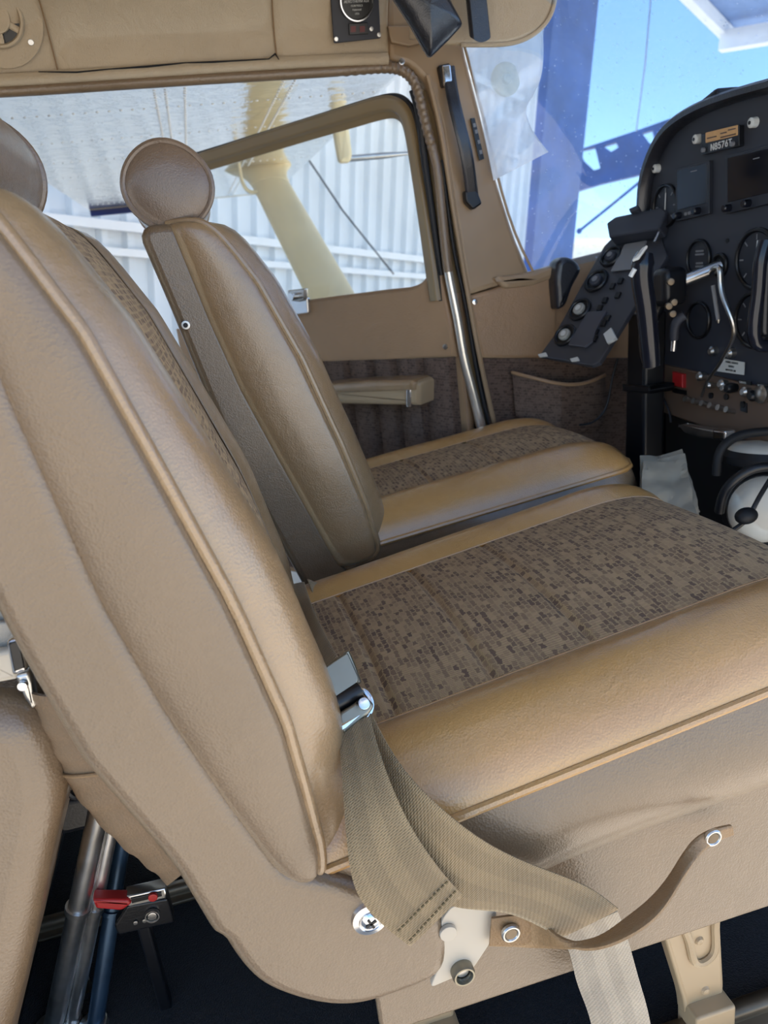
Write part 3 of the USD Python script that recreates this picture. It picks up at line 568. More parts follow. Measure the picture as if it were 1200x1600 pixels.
    if o['near']:
        lobe = [(405, 1338), (450, 1366), (510, 1378), (560, 1392), (630, 1415), (690, 1440), (701, 1462), (704, 1490), (694, 1526), (640, 1556), (560, 1580), (500, 1579), (450, 1566), (400, 1540), (352, 1478), (320, 1425), (290, 1370), (300, 1330)]
        lp = np.array([Y(x, y, y0 - .016)[[0, 2]] for x, y in lobe]); import shapely
        un = shapely.Polygon(poly).buffer(.0005).union(shapely.Polygon(spl(lp, 80, True))).buffer(.02).buffer(-.02)
        obj('recliner_cover', slab(soft(un.exterior.coords, .016, 220), V(0, y0 - .014, 0), V(1, 0, 0), V(0, 0, 1), V(0, -1, 0), .05, .013, 5), 'leather_taupe', t)
        for x, y, r_ in ((577, 1433, .0105),):
            b = Y(x, y, y0 - .014); w_ = obj('screw_washer', lathe([(0, .002), (.009, .002), (.011, .0055), (.016, .004), (.017, 0), (0, 0)], b, V(0, -1, 0), 32), 'chrome', t)
            obj('screw_head', lathe([(0, .006), (.005, .0055), (.0085, .003), (.009, 0), (0, 0)], b + V(0, -.002, 0), V(0, -1, 0), 24), 'chrome', w_)
            for a in (.4, .4 + math.pi / 2): obj('screw_slot', bar(b + V(math.cos(a), 0, math.sin(a)) * .0055 + V(0, -.0082, 0), b - V(math.cos(a), 0, math.sin(a)) * .0055 + V(0, -.0082, 0), .0022, .001, V(0, -1, 0)), 'rubber', w_)
        plate = [(672, 1544), (690, 1500), (690, 1438), (706, 1416), (772, 1410), (777, 1430), (766, 1474), (738, 1516)]
        obj('hinge_plate', slabp(plate, PY(y0 - .010), .006, .001, .006), 'metal_cream', t, label='bare cream metal recliner plate')
        obj('plate_bolt', disc(Y(699, 1455, y0 - .011), V(0, -1, 0), .0085, .004), 'metal_cream', t)
        b = Y(721, 1514, y0 - .010); obj('plate_bushing', ring(b, V(0, -1, 0), .0115, .004, .010), 'buckle_steel', t); obj('bushing_core', disc(b, V(0, -1, 0), .0065, .004), 'steel', t)
        # gathered pocket behind the shell
        top = [(52, 1030), (64, 1090), (84, 1140), (118, 1205), (180, 1275), (235, 1318), (275, 1350)]; inn = [(100, 1090), (130, 1160), (165, 1210), (200, 1255), (240, 1310), (268, 1338), (290, 1362)]
        A, B = spl([Y(x, y, -.44) for x, y in top], 40), spl([Y(x, y, y0 + .01) for x, y in inn], 40); C_ = A * V(1, 0, 1) + V(0, -.12, 0); D_ = B * V(1, 0, 1) + V(0, -.06, 0)
        g = []
        for i in range(40):
            a, b, c2, d2 = A[i], B[i], C_[i], D_[i]; row = []
            for q in np.linspace(0, 1, 10): row.append(b * (1 - q) + a * q + V(-.012 * math.sin(math.pi * q), -.018 * math.sin(math.pi * q * .8) * (1 + .10 * math.sin(i * 1.3 + q * 2)), 0))
            for q in np.linspace(0.1, 1, 10): row.append(a * (1 - q) + c2 * q)
            for q in np.linspace(0.1, 1, 6): row.append(c2 * (1 - q) + d2 * q)
            g.append(row)
        pkt = obj('seat_pocket', sheet(np.array(g), .003), 'leather_pocket', t, label='sagging gathered leather pocket behind the backrest')
        obj('pocket_seam', tube(np.array(g)[14, :16] + V(0, -.002, 0), .0016, 6), 'strap_tan', pkt)
    else:
        b = Y(290, 508, y0 - .006); w_ = obj('screw_washer', disc(b, V(0, -1, 0), .0065, .003), 'steel', t); obj('screw_head', disc(b + V(0, -.003, 0), V(0, -1, 0), .0035, .002), 'rubber', w_)
    # headrest: a cylinder lying across, with piped end discs
    hx, hz, hr, hy0, hy1 = o['head']; L_ = hy1 - hy0; q = np.linspace(0, 2 * math.pi, 48, endpoint=False)
    def hs(y, k): rad = hr * k * (1 + .02 * np.cos(2 * q + .6) + .012 * np.cos(4 * q)); return np.stack([hx + rad * np.cos(q), np.full(48, y), hz + rad * np.sin(q)], 1)
    body = [hs(hy0 - .009, .05), hs(hy0 - .009, .45), hs(hy0 - .006, .75), hs(hy0 - .002, .90), hs(hy0 + .001, .965), hs(hy0 + .012, 1.0)] + [hs(y, 1.0 + .02 * math.sin(math.pi * (y - hy0) / L_)) for y in np.linspace(hy0 + .03, hy1 - .03, 10)] + [hs(hy1 - .012, 1), hs(hy1, .965), hs(hy1 + .004, .8), hs(hy1 + .006, .3)]
    hd = obj('headrest', skin(body), 'leather_head', t, label='cylindrical leather headrest with piped ends')
    for y in (hy0 + .001, hy1 - .001): obj('headrest_piping', tube(hs(y, .985), .0042, 8, True), 'leather_head', hd)
    for y in (hy0 + L_ * .28, hy1 - L_ * .28): obj('headrest_post', tube([V(pr(zt) + .028, y, zt - .06), V(hx + .004, y, hz - hr * .6)], .0065, 12), 'chrome', t)
    # seat cushion
    xr, xf, pip, H = o['xr'], o['xf'], o['pip'], o['H']; rc = .045
    xs = np.r_[np.linspace(xr, xf - .14, 60), xf - .14 * np.cos(np.linspace(0, 1, 16)[1:] * math.pi / 2)]
    def hh(x): u = max(0, (x - (xf - .14)) / .14); return H * math.sqrt(max(0, 1 - u ** 2.2)) + .0005
    def yin(x): u = max(0, (x - (xf - rc)) / rc); return rc * (1 - math.sqrt(max(0, 1 - u * u)))
    TC = [(0, 0), (.004, .22), (.012, .48), (.024, .72), (.042, .93), (.062, 1.06), (.082, 1.06), (.098, .97), (.108, .88)]
    wc = o['cy1'] - y0
    tc = np.array(TC); cu = np.r_[0, np.cumsum(np.linalg.norm(np.diff(tc * [1, .06], axis=0), axis=1))]; fc = interp1d(cu, tc, axis=0, kind='cubic')(np.linspace(0, cu[-1], 20)); fc[0] = tc[0]; fc[-1] = tc[-1]
    def cp_(x, dy, f):
        e = yin(x); y = y0 + e + dy * (wc - 2 * e) / wc
        return V(x, y, pip(x) + hh(x) * f)
    def groove(x): return sum(-.0046 * math.exp(-((x - g_) / .0045) ** 2) for g_ in o['gr'])
    nc = [tuple(a) for a in fc]; fcx = [(wc - a, b) for a, b in nc[::-1]]; ic = [(.108 + (wc - .216) * q, .88 + .16 * math.sin(math.pi * q)) for q in np.linspace(0, 1, 30)]
    xi = np.unique(np.r_[xs, np.concatenate([g_ + np.linspace(-.012, .012, 9) for g_ in o['gr']])])
    for cols in (nc, fcx):
        g = np.array([[cp_(x, a, b) for a, b in cols] for x in xs]); g[:, :, 2] += np.vectorize(lambda a, b, c3: .004 * (meshkit.fbm(V(a * 9, b * 22, c3)) - .5))(g[:, :, 0], g[:, :, 1], g[:, :, 2]) * np.clip(np.linspace(0, 1, g.shape[1]) * 6, 0, 1)[None] * np.clip(np.linspace(1, 0, g.shape[1]) * 6, 0, 1)[None]
        obj('cushion_bolster', grid(g, False), 'leather_gold', t)
    g = np.array([[cp_(x, a, b) + V(0, 0, groove(x)) for a, b in ic] for x in xi]); uv = np.stack([g[:, :, 1], g[:, :, 0]], -1).reshape(-1, 2)
    obj('cushion_fabric', grid(g), 'fabric', t, uv=uv)
    for dy, b in (TC[-1], (wc - .108, .88)): obj('seam_stitch', tube([cp_(x, dy, b) for x in xs], .0013, 6), 'leather_gold', t)
    edge = np.array([cp_(x, 0, 0) for x in xs] + [V(xf, y0 + rc + (wc - 2 * rc) * q, pip(xf)) for q in np.linspace(0.05, .95, 12)] + [cp_(x, wc, 0) for x in xs[::-1]])
    obj('cushion_piping', tube(edge + V(0, 0, 0), .0048, 8), 'leather_gold', t)
    def dirn(i): tt = unit(edge[min(i + 1, len(edge) - 1)] - edge[max(i - 1, 0)]); return V(tt[1], -tt[0], 0)
    g = []
    for i in range(len(edge)):
        d_ = dirn(i); row = []
        for q in np.linspace(0, 1, 12): row.append(edge[i] + V(0, 0, -o['D'](edge[i][0]) * q) + d_ * (.016 * math.sin(math.pi * q) * (1 + .5 * math.sin(edge[i][0] * 15) * q) * min(1, max(0, (edge[i][0] - xr - .12) / .12)) - .034 * q ** 4))
        g.append(row)
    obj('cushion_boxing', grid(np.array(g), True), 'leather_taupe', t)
    n_ = o['skirt']; zl = n_[0]
    for yy, nn in ((y0 + .012, V(0, -1, 0)), (o['cy1'] - .012, V(0, 1, 0))):
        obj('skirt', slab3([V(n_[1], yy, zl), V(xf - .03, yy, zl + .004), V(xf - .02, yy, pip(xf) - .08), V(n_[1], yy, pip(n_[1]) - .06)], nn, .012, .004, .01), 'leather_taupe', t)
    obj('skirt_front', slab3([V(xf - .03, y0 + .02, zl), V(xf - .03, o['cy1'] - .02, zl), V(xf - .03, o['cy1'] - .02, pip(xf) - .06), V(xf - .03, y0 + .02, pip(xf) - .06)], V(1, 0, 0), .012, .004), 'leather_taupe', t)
    # legs: pressed brackets with a dished face, onto the rail
    for lx, ly in ((xf - .205, y0 + .05), (xf - .205, o['cy1'] - .05), (xr + .15, y0 + .13), (xr + .15, o['cy1'] - .10)):
        nn = V(0, -1, 0) if ly < (y0 + y1) / 2 else V(0, 1, 0)
        lg = obj('leg', slab(rnd([(-.075, zl + .03), (.028, zl + .03), (.018, zl - .05), (.026, .055), (.018, .02), (-.026, .02), (-.03, .06)], .014), V(lx, ly, 0), V(1, 0, 0), V(0, 0, 1), nn, .022, .005), 'frame_tan', t)
        obj('leg_rim', tube(spl([V(lx - .05, ly, zl - .0) + nn * .002, V(lx - .026, ly, zl - .06) + nn * .002, V(lx - .014, ly, zl - .095) + nn * .002, V(lx + .004, ly, zl - .09) + nn * .002, V(lx + .008, ly, zl - .05) + nn * .002, V(lx + .012, ly, zl) + nn * .002], 30), .005, 8), 'frame_tan', lg)
        for z_ in (zl - .035, zl - .062, zl - .145): obj('leg_rivet', lathe([(0, .004), (.004, .003), (.006, 0), (0, 0)], V(lx - .012 if z_ > zl - .1 else lx - .002, ly, z_) + nn * .0, nn, 14), 'frame_tan', lg)
        obj('leg_clip', box(V(lx, ly, .03), V(1, 0, 0), V(0, 0, 1), nn, .055, .05, .04, .004), 'frame_tan', lg)
    return t
leather('leather_pocket', s2l(118, 94, 70), 0.4)
leather('leather_head', s2l(122, 101, 83), 0.33, crease=0.0006)
near_pf = [(.461, .019), (.502, .020), (.56, .016), (.621, .010), (.731, -.017), (.838, -.048), (.932, -.076), (1.004, -.110)]
near_pr = [(.443, -.022), (.478, -.034), (.547, -.061), (.643, -.093), (.743, -.119), (.82, -.131), (.883, -.141), (1.0, -.155)]
near_rs = [(.40, -.078), (.425, -.083), (.501, -.101), (.617, -.147), (.70, -.165), (.75, -.174), (.9, -.195), (1.05, -.21)]
seat_near = build_seat('nearest tan leather seat with brown woven panels and lap belt', dict(near=True, y0=-.55, y1=-.05, cy1=-.0, xc=.25, pf=near_pf, pr=near_pr, rs=near_rs, zb=.455, zt=1.035, zs=.42, k0=.42, c=lambda z: float(np.interp(z, [.45, .6, .75, .95, 1.03], [.046, .050, .046, .030, .024])),
    head=(-.200, 1.088, .066, -.43, -.16), xr=-.02, xf=.66, pip=lambda x: .442 + .145 * x, H=.058, gr=(.125, .235, .35), D=lambda x: .125 + .04 * x, skirt=(.214, .05)))
far_pf = [(.50, .226), (.577, .215), (.692, .186), (.832, .144), (.953, .095), (1.038, .044)]
far_pr = [(.482, .149), (.683, .078), (.80, .038), (.908, .010), (1.03, -.016)]
far_rs = [(.42, .105), (.482, .085), (.683, .018), (.80, -.008), (.932, -.035), (1.021, -.055)]
seat_far = build_seat('far tan leather seat beside the open door, with round headrest end', dict(near=False, y0=.07, y1=.48, cy1=.49, xc=.4, pf=far_pf, pr=far_pr, rs=far_rs, zb=.478, zt=1.045, zs=.43, k0=-.10, c=lambda z: .036,
    head=(-.006, 1.094, .060, .085, .38), xr=.185, xf=.725, pip=lambda x: .485 + .105 * x, H=.05, gr=(.36, .50), D=lambda x: .115, skirt=(.26, .15)))
# pull strap on the near seat's skirt
ue = [(768, 1434, -.566), (800, 1430, -.572), (835, 1432, -.58), (872, 1462, -.605), (925, 1468, -.622), (972, 1440, -.62), (1012, 1408, -.61), (1050, 1362, -.592), (1078, 1318, -.575), (1112, 1296, -.566), (1142, 1289, -.562)]
le = [(764, 1477, -.566), (800, 1478, -.572), (838, 1480, -.582), (885, 1482, -.612), (936, 1482, -.636), (990, 1460, -.64), (1034, 1424, -.628), (1068, 1372, -.605), (1092, 1338, -.585), (1116, 1316, -.568), (1144, 1304, -.560)]
m_, uv_ = ribbon([Y(*p) for p in ue], [Y(*p) for p in le], .005, 60)
ps = obj('pull_strap', m_, 'strap_tan', seat_near, label='loose tan leather pull strap on the skirt')
for x, y, yy in ((797, 1456, -.576), (1112, 1307, -.571)):
    obj('strap_washer', ring(Y(x, y, yy), V(0, -1, 0), .0095, .0035, .004), 'steel', ps); obj('strap_screw', disc(Y(x, y, yy), V(0, -1, 0), .006, .0035), 'rail_metal', ps)

# ------------------------------------------------------------------ lap belt of the near seat
sb = thing('seat_belt', 'olive tan lap belt with steel buckle draped over the near seat', 'seat belt', Y(620, 1250, -.57))
def belt(name, L, Rr, mat_='belt_web', t=.0028, n=60, parent=sb, label=None): m_, uv_ = ribbon([Y(*p) for p in L], [Y(*p) for p in Rr], t, n); return obj(name, m_, mat_, parent, label=label, uv=uv_)
belt('webbing', [(452, 915, -.10), (470, 985, -.28), (492, 1040, -.40), (512, 1085, -.47)], [(476, 910, -.10), (494, 962, -.28), (526, 1022, -.40), (556, 1068, -.47)])
belt('webbing', [(480, 905, -.07), (492, 935, -.10)], [(496, 912, -.07), (500, 948, -.10)], n=10)
belt('tail_webbing', [(528, 1140, -.50), (536, 1230, -.555), (546, 1350, -.592), (562, 1402, -.598), (600, 1446, -.598), (641, 1478, -.598)], [(578, 1120, -.50), (598, 1190, -.555), (636, 1280, -.585), (668, 1332, -.598), (697, 1370, -.60), (722, 1398, -.60)], label='free belt tail ending in a stitched fold')
belt('anchor_webbing', [(548, 1150, -.49), (600, 1290, -.565), (660, 1390, -.586), (720, 1418, -.590), (790, 1426, -.592), (845, 1448, -.594), (876, 1464, -.594)], [(580, 1115, -.49), (636, 1208, -.558), (700, 1272, -.585), (770, 1322, -.594), (850, 1358, -.600), (918, 1386, -.604), (966, 1420, -.604)])
belt('lower_webbing', [(868, 1462, -.592), (884, 1476, -.590), (900, 1530, -.590), (918, 1580, -.592), (932, 1640, -.594)], [(964, 1422, -.598), (976, 1452, -.592), (998, 1530, -.588), (1012, 1580, -.588), (1022, 1640, -.590)], 'belt_web_grey', label='greyer lower run of webbing to the anchor')
for (a, b) in (((622, 1455), (702, 1375)), ((640, 1470), (714, 1390))):
    n_ = 13
    for k in range(n_):
        p, q2 = np.array(a) * (1 - k / n_) + np.array(b) * k / n_, np.array(a) * (1 - (k + .6) / n_) + np.array(b) * (k + .6) / n_
        obj('stitch', bar(Y(*p, -.6025), Y(*q2, -.6025), .0016, .0012, V(0, -1, 0)), 'thread', sb, smooth=False)
# two-part steel buckle
bk = obj('buckle_cover', slab3([Y(502, 1046, -.463), Y(541, 1019, -.452), Y(558, 1062, -.466), Y(554, 1073, -.472), Y(519, 1098, -.485)], Y(530, 1050, -.46) * 0 + unit(V(.25, -.75, .6)), .008, .002, .004, lift=.006), 'buckle_steel', sb, label='brushed steel buckle cover')
obj('cover_flange', tube(spl([Y(541, 1019, -.45), Y(551, 1042, -.456), Y(560, 1068, -.468)], 10), .0032, 8), 'buckle_steel', bk)
obj('buckle_bar', tube([Y(516, 1105, -.486), Y(560, 1078, -.474)], .009, 12), 'gauge_black', sb)
bb = obj('buckle_body', slab3([Y(523, 1118, -.492), Y(566, 1090, -.478), Y(580, 1104, -.482), Y(574, 1116, -.488), Y(533, 1150, -.505)], unit(V(.25, -.75, .6)), .012, .003, .005, lift=.010), 'buckle_steel', sb, label='brushed steel buckle latch body')
obj('body_flange', tube(spl([Y(548, 1080, -.470), Y(568, 1080, -.472), Y(580, 1098, -.480), Y(576, 1116, -.488), Y(548, 1142, -.505)], 20), .003, 8), 'chrome', bb)
obj('buckle_pin', disc(Y(566, 1101, -.492), unit(V(.25, -.75, .6)), .006, .006), 'chrome', bb)
obj('buckle_lip', tube([Y(524, 1142, -.507), Y(572, 1112, -.492)], .004, 8), 'chrome', bb)

# ------------------------------------------------------------------ behind the near seat: rear bench, belt buckle, tubes, lever
rb = thing('rear_bench', 'tan leather rear bench edge at the left of the frame', 'bench', (-.3, -.3, .3))
prf = [Y(x, y, -.5) for x, y in ((-60, 1062), (0, 1072), (40, 1082), (75, 1105), (97, 1150), (106, 1195), (104, 1240), (92, 1300), (62, 1440), (38, 1540), (18, 1620), (-5, 1700), (-60, 1720), (-260, 1600), (-260, 1080))]
pp = np.array([(p[0], p[2]) for p in prf])
obj('bench_cushion', slab(spl(pp, 80, True), V(0, -.53, 0), V(1, 0, 0), V(0, 0, 1), V(0, -1, 0), .9, .03, 4), 'leather_taupe', rb)
obj('bench_base', slab3([V(-.80, -.45, .0), V(-.42, -.45, .0), V(-.42, -.45, .36), V(-.80, -.45, .36)], V(0, -1, 0), .76, .006), 'cushion_black', rb)
obj('bench_strap', slabp([(-40, 1025), (22, 1015), (30, 1062), (-40, 1075)], PY(-.515), .012, .004, .004), 'metal_cream', rb)
rk = thing('rear_buckle', 'chrome lift-lever belt buckle hanging by the rear bench', 'buckle', Y(30, 1050, -.5))
obj('buckle_frame', slabp([(8, 1003), (34, 996), (44, 1050), (18, 1058)], PY(-.52), .014, .004, .004), 'chrome', rk)
obj('buckle_window', slabp([(13, 1006), (30, 1002), (38, 1044), (22, 1050)], PY(-.5215), .01, .001), 'gauge_black', rk)
obj('lever', slabp([(22, 1056), (44, 1050), (50, 1062), (58, 1104), (50, 1110), (36, 1090)], PY(-.515), .012, .003, .003), 'steel', rk)
obj('rivet', disc(Y(36, 1070, -.516), V(0, -1, 0), .004, .004), 'chrome', rk)
obj('belt_tongue', slabp([(-30, 975), (18, 972), (28, 1000), (0, 1030), (-30, 1030)], PY(-.50), .006, .002, .004), 'webbing_grey', rk)
obj('rear_belt', slabp([(-40, 960), (12, 955), (24, 975), (-40, 1000)], PY(-.49), .01, .003), 'webbing_grey', label='short strip of grey belt webbing above the rear buckle', cat='belt')
def tubes(name, label, p0, p1, r, m, z1=0.0):
    a, b = Y(*p0), Z(*p1, z1); o_ = thing(name, label, 'tube', b)
    obj('tube', tube(np.linspace(a + (a - b) * .15, b, 8), r, 18), m, o_); obj('collar', tube([b + (a - b) * .55, b + (a - b) * .57], r * 1.25, 18), m, o_); obj('foot', disc(b, V(0, 0, 1), r * 1.7, .012), 'steel', o_)
tubes('frame_tube', 'front worn chrome tube behind the near seat back', (158, 1250, -.25), (82, 1610), .0135, 'tube_steel')
tubes('frame_tube', 'thinner chrome tube just behind the front one', (180, 1262, -.23), (112, 1602), .0095, 'tube_steel')
tubes('frame_tube', 'blue-tinted steel tube furthest right behind the seat back', (196, 1280, -.16), (148, 1606), .0115, 'tube_blue')
_b = Y(225, 1450, -.235)
lv = thing('latch_lever', 'red-handled latch lever on a black bracket by the floor rail', 'lever', Z(230, 1450, 0))
LP = PY(-.245)
obj('bracket', slabp([(178, 1448), (198, 1416), (262, 1404), (273, 1442), (228, 1452), (185, 1462)], LP, .02, .003, .004), 'plastic_black', lv)
obj('stand', slab3([V(_b[0] - .008, -.24, 0), V(_b[0] + .008, -.24, 0), V(_b[0] + .008, -.24, _b[2] + .01), V(_b[0] - .008, -.24, _b[2] + .01)], V(0, -1, 0), .02, .003), 'plastic_black', lv)
obj('slot_plate', slabp([(196, 1402), (258, 1388), (260, 1404), (200, 1418)], PY(-.25), .02, .002), 'steel', lv)
obj('slot', slabp([(204, 1404), (252, 1394), (253, 1401), (206, 1412)], PY(-.2515), .01, .001), 'gauge_black', lv)
obj('red_handle', slabp([(144, 1406), (200, 1406), (206, 1413), (190, 1424), (150, 1421)], PY(-.255), .02, .004, .003), 'red', lv, label='flat red handle')
obj('red_button', disc(Y(239, 1400, -.252), V(0, -1, 0), .006, .004), 'red', lv)
obj('pivot_bolt', ring(Y(238, 1429, -.246), V(0, -1, 0), .010, .003, .005), 'steel', lv); obj('pivot_core', disc(Y(238, 1429, -.246), V(0, -1, 0), .006, .004), 'steel', lv)
for k, x in enumerate((212, 226)): obj('rivet', disc(Y(x, 1441 - k * 3, -.246), V(0, -1, 0), .003, .002), 'steel', lv)
def rail(label, a, b):
    o_ = thing('floor_rail', label, 'rail', a); up_ = V(0, 0, 1); obj('rail_base', bar(a + V(0, 0, .004), b + V(0, 0, .004), .04, .008, up_, .001), 'rail_metal', o_); obj('rail_head', bar(a + V(0, 0, .014), b + V(0, 0, .014), .018, .018, up_, .003), 'rail_metal', o_)
rail('steel floor rail under the near side of the near seat', V(.1, -.5, 0), V(.95, -.5, 0))
rail('steel floor rail beside the red latch lever', V(-.55, -.03, 0), V(.6, -.03, 0))
cn = [Z(112, 1480, .06), Z(126, 1540, .03)]
co = thing('small_canister', 'small grey cylinder lying behind the chrome tubes', 'canister', cn[1])
obj('body', tube(cn, .013, 16), 'mark_grey', co); obj('cap', tube([cn[1], cn[1] + (cn[1] - cn[0]) * .3], .015, 16), 'gauge_black', co); obj('band', tube([cn[0] + (cn[1] - cn[0]) * .5, cn[0] + (cn[1] - cn[0]) * .56], .0137, 16), 'gauge_black', co)
obj('black_cable', tube(spl([Y(x, y, -.36) for x, y in ((104, 1195), (100, 1225), (118, 1245), (128, 1222), (118, 1205), (124, 1240), (150, 1262))], 50), .0035, 8), 'rubber', label='looped black cable behind the gathered seat pocket', cat='cable')
obj('clutter_block', box(Y(128, 1250, -.22), V(1, 0, 0), V(0, 0, 1), V(0, -1, 0), .06, .05, .06, .008), 'plastic_black', label='black block behind the looped cable', cat='block')

# ------------------------------------------------------------------ ceiling fittings
av = thing('air_vent', 'round tan cabin air vent at the top left', 'vent', Y(-5, 35, .49))
b = Y(-6, 28, .488); AX = unit(V(0, -1, -.25))
obj('vent_plate', disc(b, AX, .075, .005, n=48), 'headliner', av); obj('vent_ring', ring(b + AX * .005, AX, .046, .008, .012, 48), 'headliner', av); obj('vent_hub', disc(b + AX * .006, AX, .024, .010), 'headliner', av)
a_, b_, _n = basis(AX)
for k in range(6):
    an = k * math.pi / 3 + .5; d_ = a_ * math.cos(an) + b_ * math.sin(an); obj('vent_vane', bar(b + AX * .010 + d_ * .022, b + AX * .010 + d_ * .042, .010, .006, AX, .001), 'headliner', av)
obj('vent_throat', disc(b + AX * .0045, AX, .040, .002, n=40), 'gauge_black', av)
for an in (.9, 2.6, 4.2, 5.6): obj('vent_screw', disc(b + AX * .005 + (a_ * math.cos(an) + b_ * math.sin(an)) * .06, AX, .005, .003, n=12), 'steel', av)
gpz = thing('gauge_plate', 'grey plate with round gauge and rocker switch over the door', 'gauge', Y(556, 30, .48))
GPL = (Y(556, 65, .490), unit(V(0, -1, -.28)))
obj('plate', slabp([(514, -40), (590, -48), (595, 60), (522, 68)], GPL, .006, .0015, .003), 'panel_grey', gpz)
gc = PL(556, 2, GPL) + GPL[1] * .001
obj('gauge_bezel', ring(gc, GPL[1], .0335, .005, .010, 48), 'chrome', gpz); gd = obj('gauge_face', disc(gc, GPL[1], .029, .004, n=40), 'gauge_black', gpz)
ga_, gb_, gn_ = basis(GPL[1])
for k, (tx, hgt) in enumerate((('MAX 30', .005), ('AEROTHERM AIR', .0042), ('CONTROLS', .003), ('Patented', .003), ('USA', .003))):
    obj('dial_text', words(tx, hgt, gc + GPL[1] * .0042 + gb_ * (.004 - k * .0062), ga_, gb_, centre=True), 'mark_white', gd, smooth=False)
sw = obj('rocker_switch', slabp([(544, 37), (574, 35), (575, 53), (545, 55)], GPL, .008, .001, .002, lift=.005), 'gauge_black', gpz)
for x in (551, 565): obj('rocker_legend', slabp([(x - 4, 41), (x + 4, 40.5), (x + 4, 50), (x - 4, 50.5)], GPL, .002, 0, lift=.0058), 'dark_red', sw)
for x, y in ((525, 61), (592, 54), (580, 45)): obj('plate_screw', disc(PL(x, y, GPL), GPL[1], .004, .003, n=14), 'steel', gpz)
# grab handle
gh = thing('grab_handle', 'black strap grab handle on the windscreen pillar', 'handle', Y(720, 210, .48))
gl_ = [(700, 105, .50), (705, 140, .482), (716, 190, .468), (728, 240, .468), (734, 280, .482), (738, 312, .498)]
m_, uv_ = ribbon([Y(x - 9, y + 1, d) for x, y, d in gl_], [Y(x + 10, y - 1, d) for x, y, d in gl_], .007, 40); obj('strap', m_, 'vinyl_black', gh)
obj('end_cap', slabp([(685, 102), (703, 98), (709, 132), (692, 136)], PY(.493), .016, .003, .004), 'plastic_black', gh); obj('chrome_cap', slabp([(691, 102), (704, 100), (708, 131), (695, 134)], PY(.484), .012, .003, .003), 'chrome', gh, label='chrome upper end cap')
obj('end_cap', slabp([(726, 298), (744, 294), (754, 318), (740, 328), (728, 316)], PY(.488), .02, .004, .005), 'plastic_black', gh)
pcd = thing('placard', 'narrow black placard with worn white letters on the pillar edge', 'placard', Y(745, 215, .5))
obj('plate', slabp([(735, 185), (742, 184), (757, 248), (749, 251)], PY(.4995), .003, .001), 'gauge_black', pcd)
for x, y in ((741, 196), (744, 206), (748, 222), (751, 238)): obj('letter', slabp([(x - 2, y - 3), (x + 2, y - 4), (x + 3, y + 2), (x - 1, y + 3)], PY(.4985), .001), 'mark_grey', pcd)
# sun visor, clear shade, pouch, tube
vs = thing('sun_visor', 'tan padded sun visor with rounded corner at the top', 'visor', Y(800, 20, .36))
obj('pad', slabp([(640, -60), (866, -60), (868, -5), (858, 28), (836, 52), (806, 66), (772, 70), (700, 70), (640, 60)], (V(.64, .36, 1.36), unit(V(-.25, -1, -.1))), .016, .007, [0, 0, .03, .03, .03, .03, 0, 0, 0]), 'headliner', vs)
obj('piping', tube(spl([PL(x, y, (V(.64, .36, 1.36), unit(V(-.25, -1, -.1)))) for x, y in ((868, -50), (868, -5), (858, 28), (836, 52), (806, 66), (772, 70), (720, 70))], 40), .004, 8), 'headliner', vs)
cs = thing('clear_shade', 'crinkled clear plastic shade stuck inside the windscreen', 'sun shade', Y(790, 170, .45))
le_ = spl([(726, 60), (735, 100), (748, 165), (760, 225), (771, 282)], 24); re2 = spl([(846, 40), (846, 110), (832, 150), (822, 168), (832, 205), (856, 238)], 24); g = []
for i in range(24):
    row = []
    for j in range(16):
        t_ = j / 15; p_ = le_[i] * (1 - t_) + re2[i] * t_; row.append(Y(p_[0], p_[1], .485 - .045 * t_ + .012 * math.sin(3.2 * t_ + i * .35) * math.sin(i * .22 + 1)))
    g.append(row)
obj('sheet', sheet(g, .0012), 'clear_vinyl', cs)
obj('hem', tube([r_[-1] for r_ in g], .0016, 6), 'clear_vinyl', cs)
sc_ = Y(790, 124, .45); obj('suction_cup', lathe([(0, .012), (.008, .012), (.011, .006), (.026, .003), (.031, 0), (0, 0)], sc_, V(0, -1, 0), 36), 'sucker', cs, label='milky round suction cup')
pc_ = thing('black_pouch', 'black vinyl pouch corner hanging from the ceiling', 'pouch', Y(680, 20, .33))
pol = [Y(x, y, .32) for x, y in ((580, -60), (612, -5), (640, 38), (670, 91), (700, 62), (722, 38), (702, 0), (690, -60))]
p2, o_, a_, b_, n_ = flat(pol, PY(.32)); p2 = rnd(p2, .006); cc_ = p2.mean(0); rings = []
for k, d_ in ((1.0, 0.0), (.97, .006), (.86, .014), (.66, .020), (.4, .024), (.1, .026)): rings.append(o_ + (cc_ + (p2 - cc_) * k) @ np.stack([a_, b_]) + n_ * d_)
for k, d_ in ((.9, -.014), (.5, -.02), (.1, -.02)): rings.insert(0, o_ + (cc_ + (p2 - cc_) * k) @ np.stack([a_, b_]) + n_ * d_)
obj('body', skin(rings), 'vinyl_black', pc_, smooth=50)
obj('edge_seam', tube(spl(rings[3], 60, True), .0016, 6, True), 'vinyl_black', pc_)
tb = thing('black_sleeve', 'open-ended black plastic sleeve hanging beside the pouch', 'sleeve', Y(748, 40, .33))
q = np.linspace(0, 2 * math.pi, 30, endpoint=False)
def dsec(c0, k): return c0 + k * (np.cos(q)[:, None] * V(.02, 0, .004) + np.minimum(np.sin(q), .45)[:, None] * V(.004, .012, .018))
c1, c2 = Y(738, -60, .32), Y(750, 56, .32); ax_ = unit(c2 - c1)
def sec(c0, k, tilt=0): u = unit(V(1, 0, 0) - ax_ * ax_[0]); w_ = np.cross(ax_, u); return c0 + k * (np.cos(q)[:, None] * u * .0185 + np.minimum(np.sin(q), .5)[:, None] * w_ * .017) + ax_ * (np.sin(q)[:, None] * tilt)
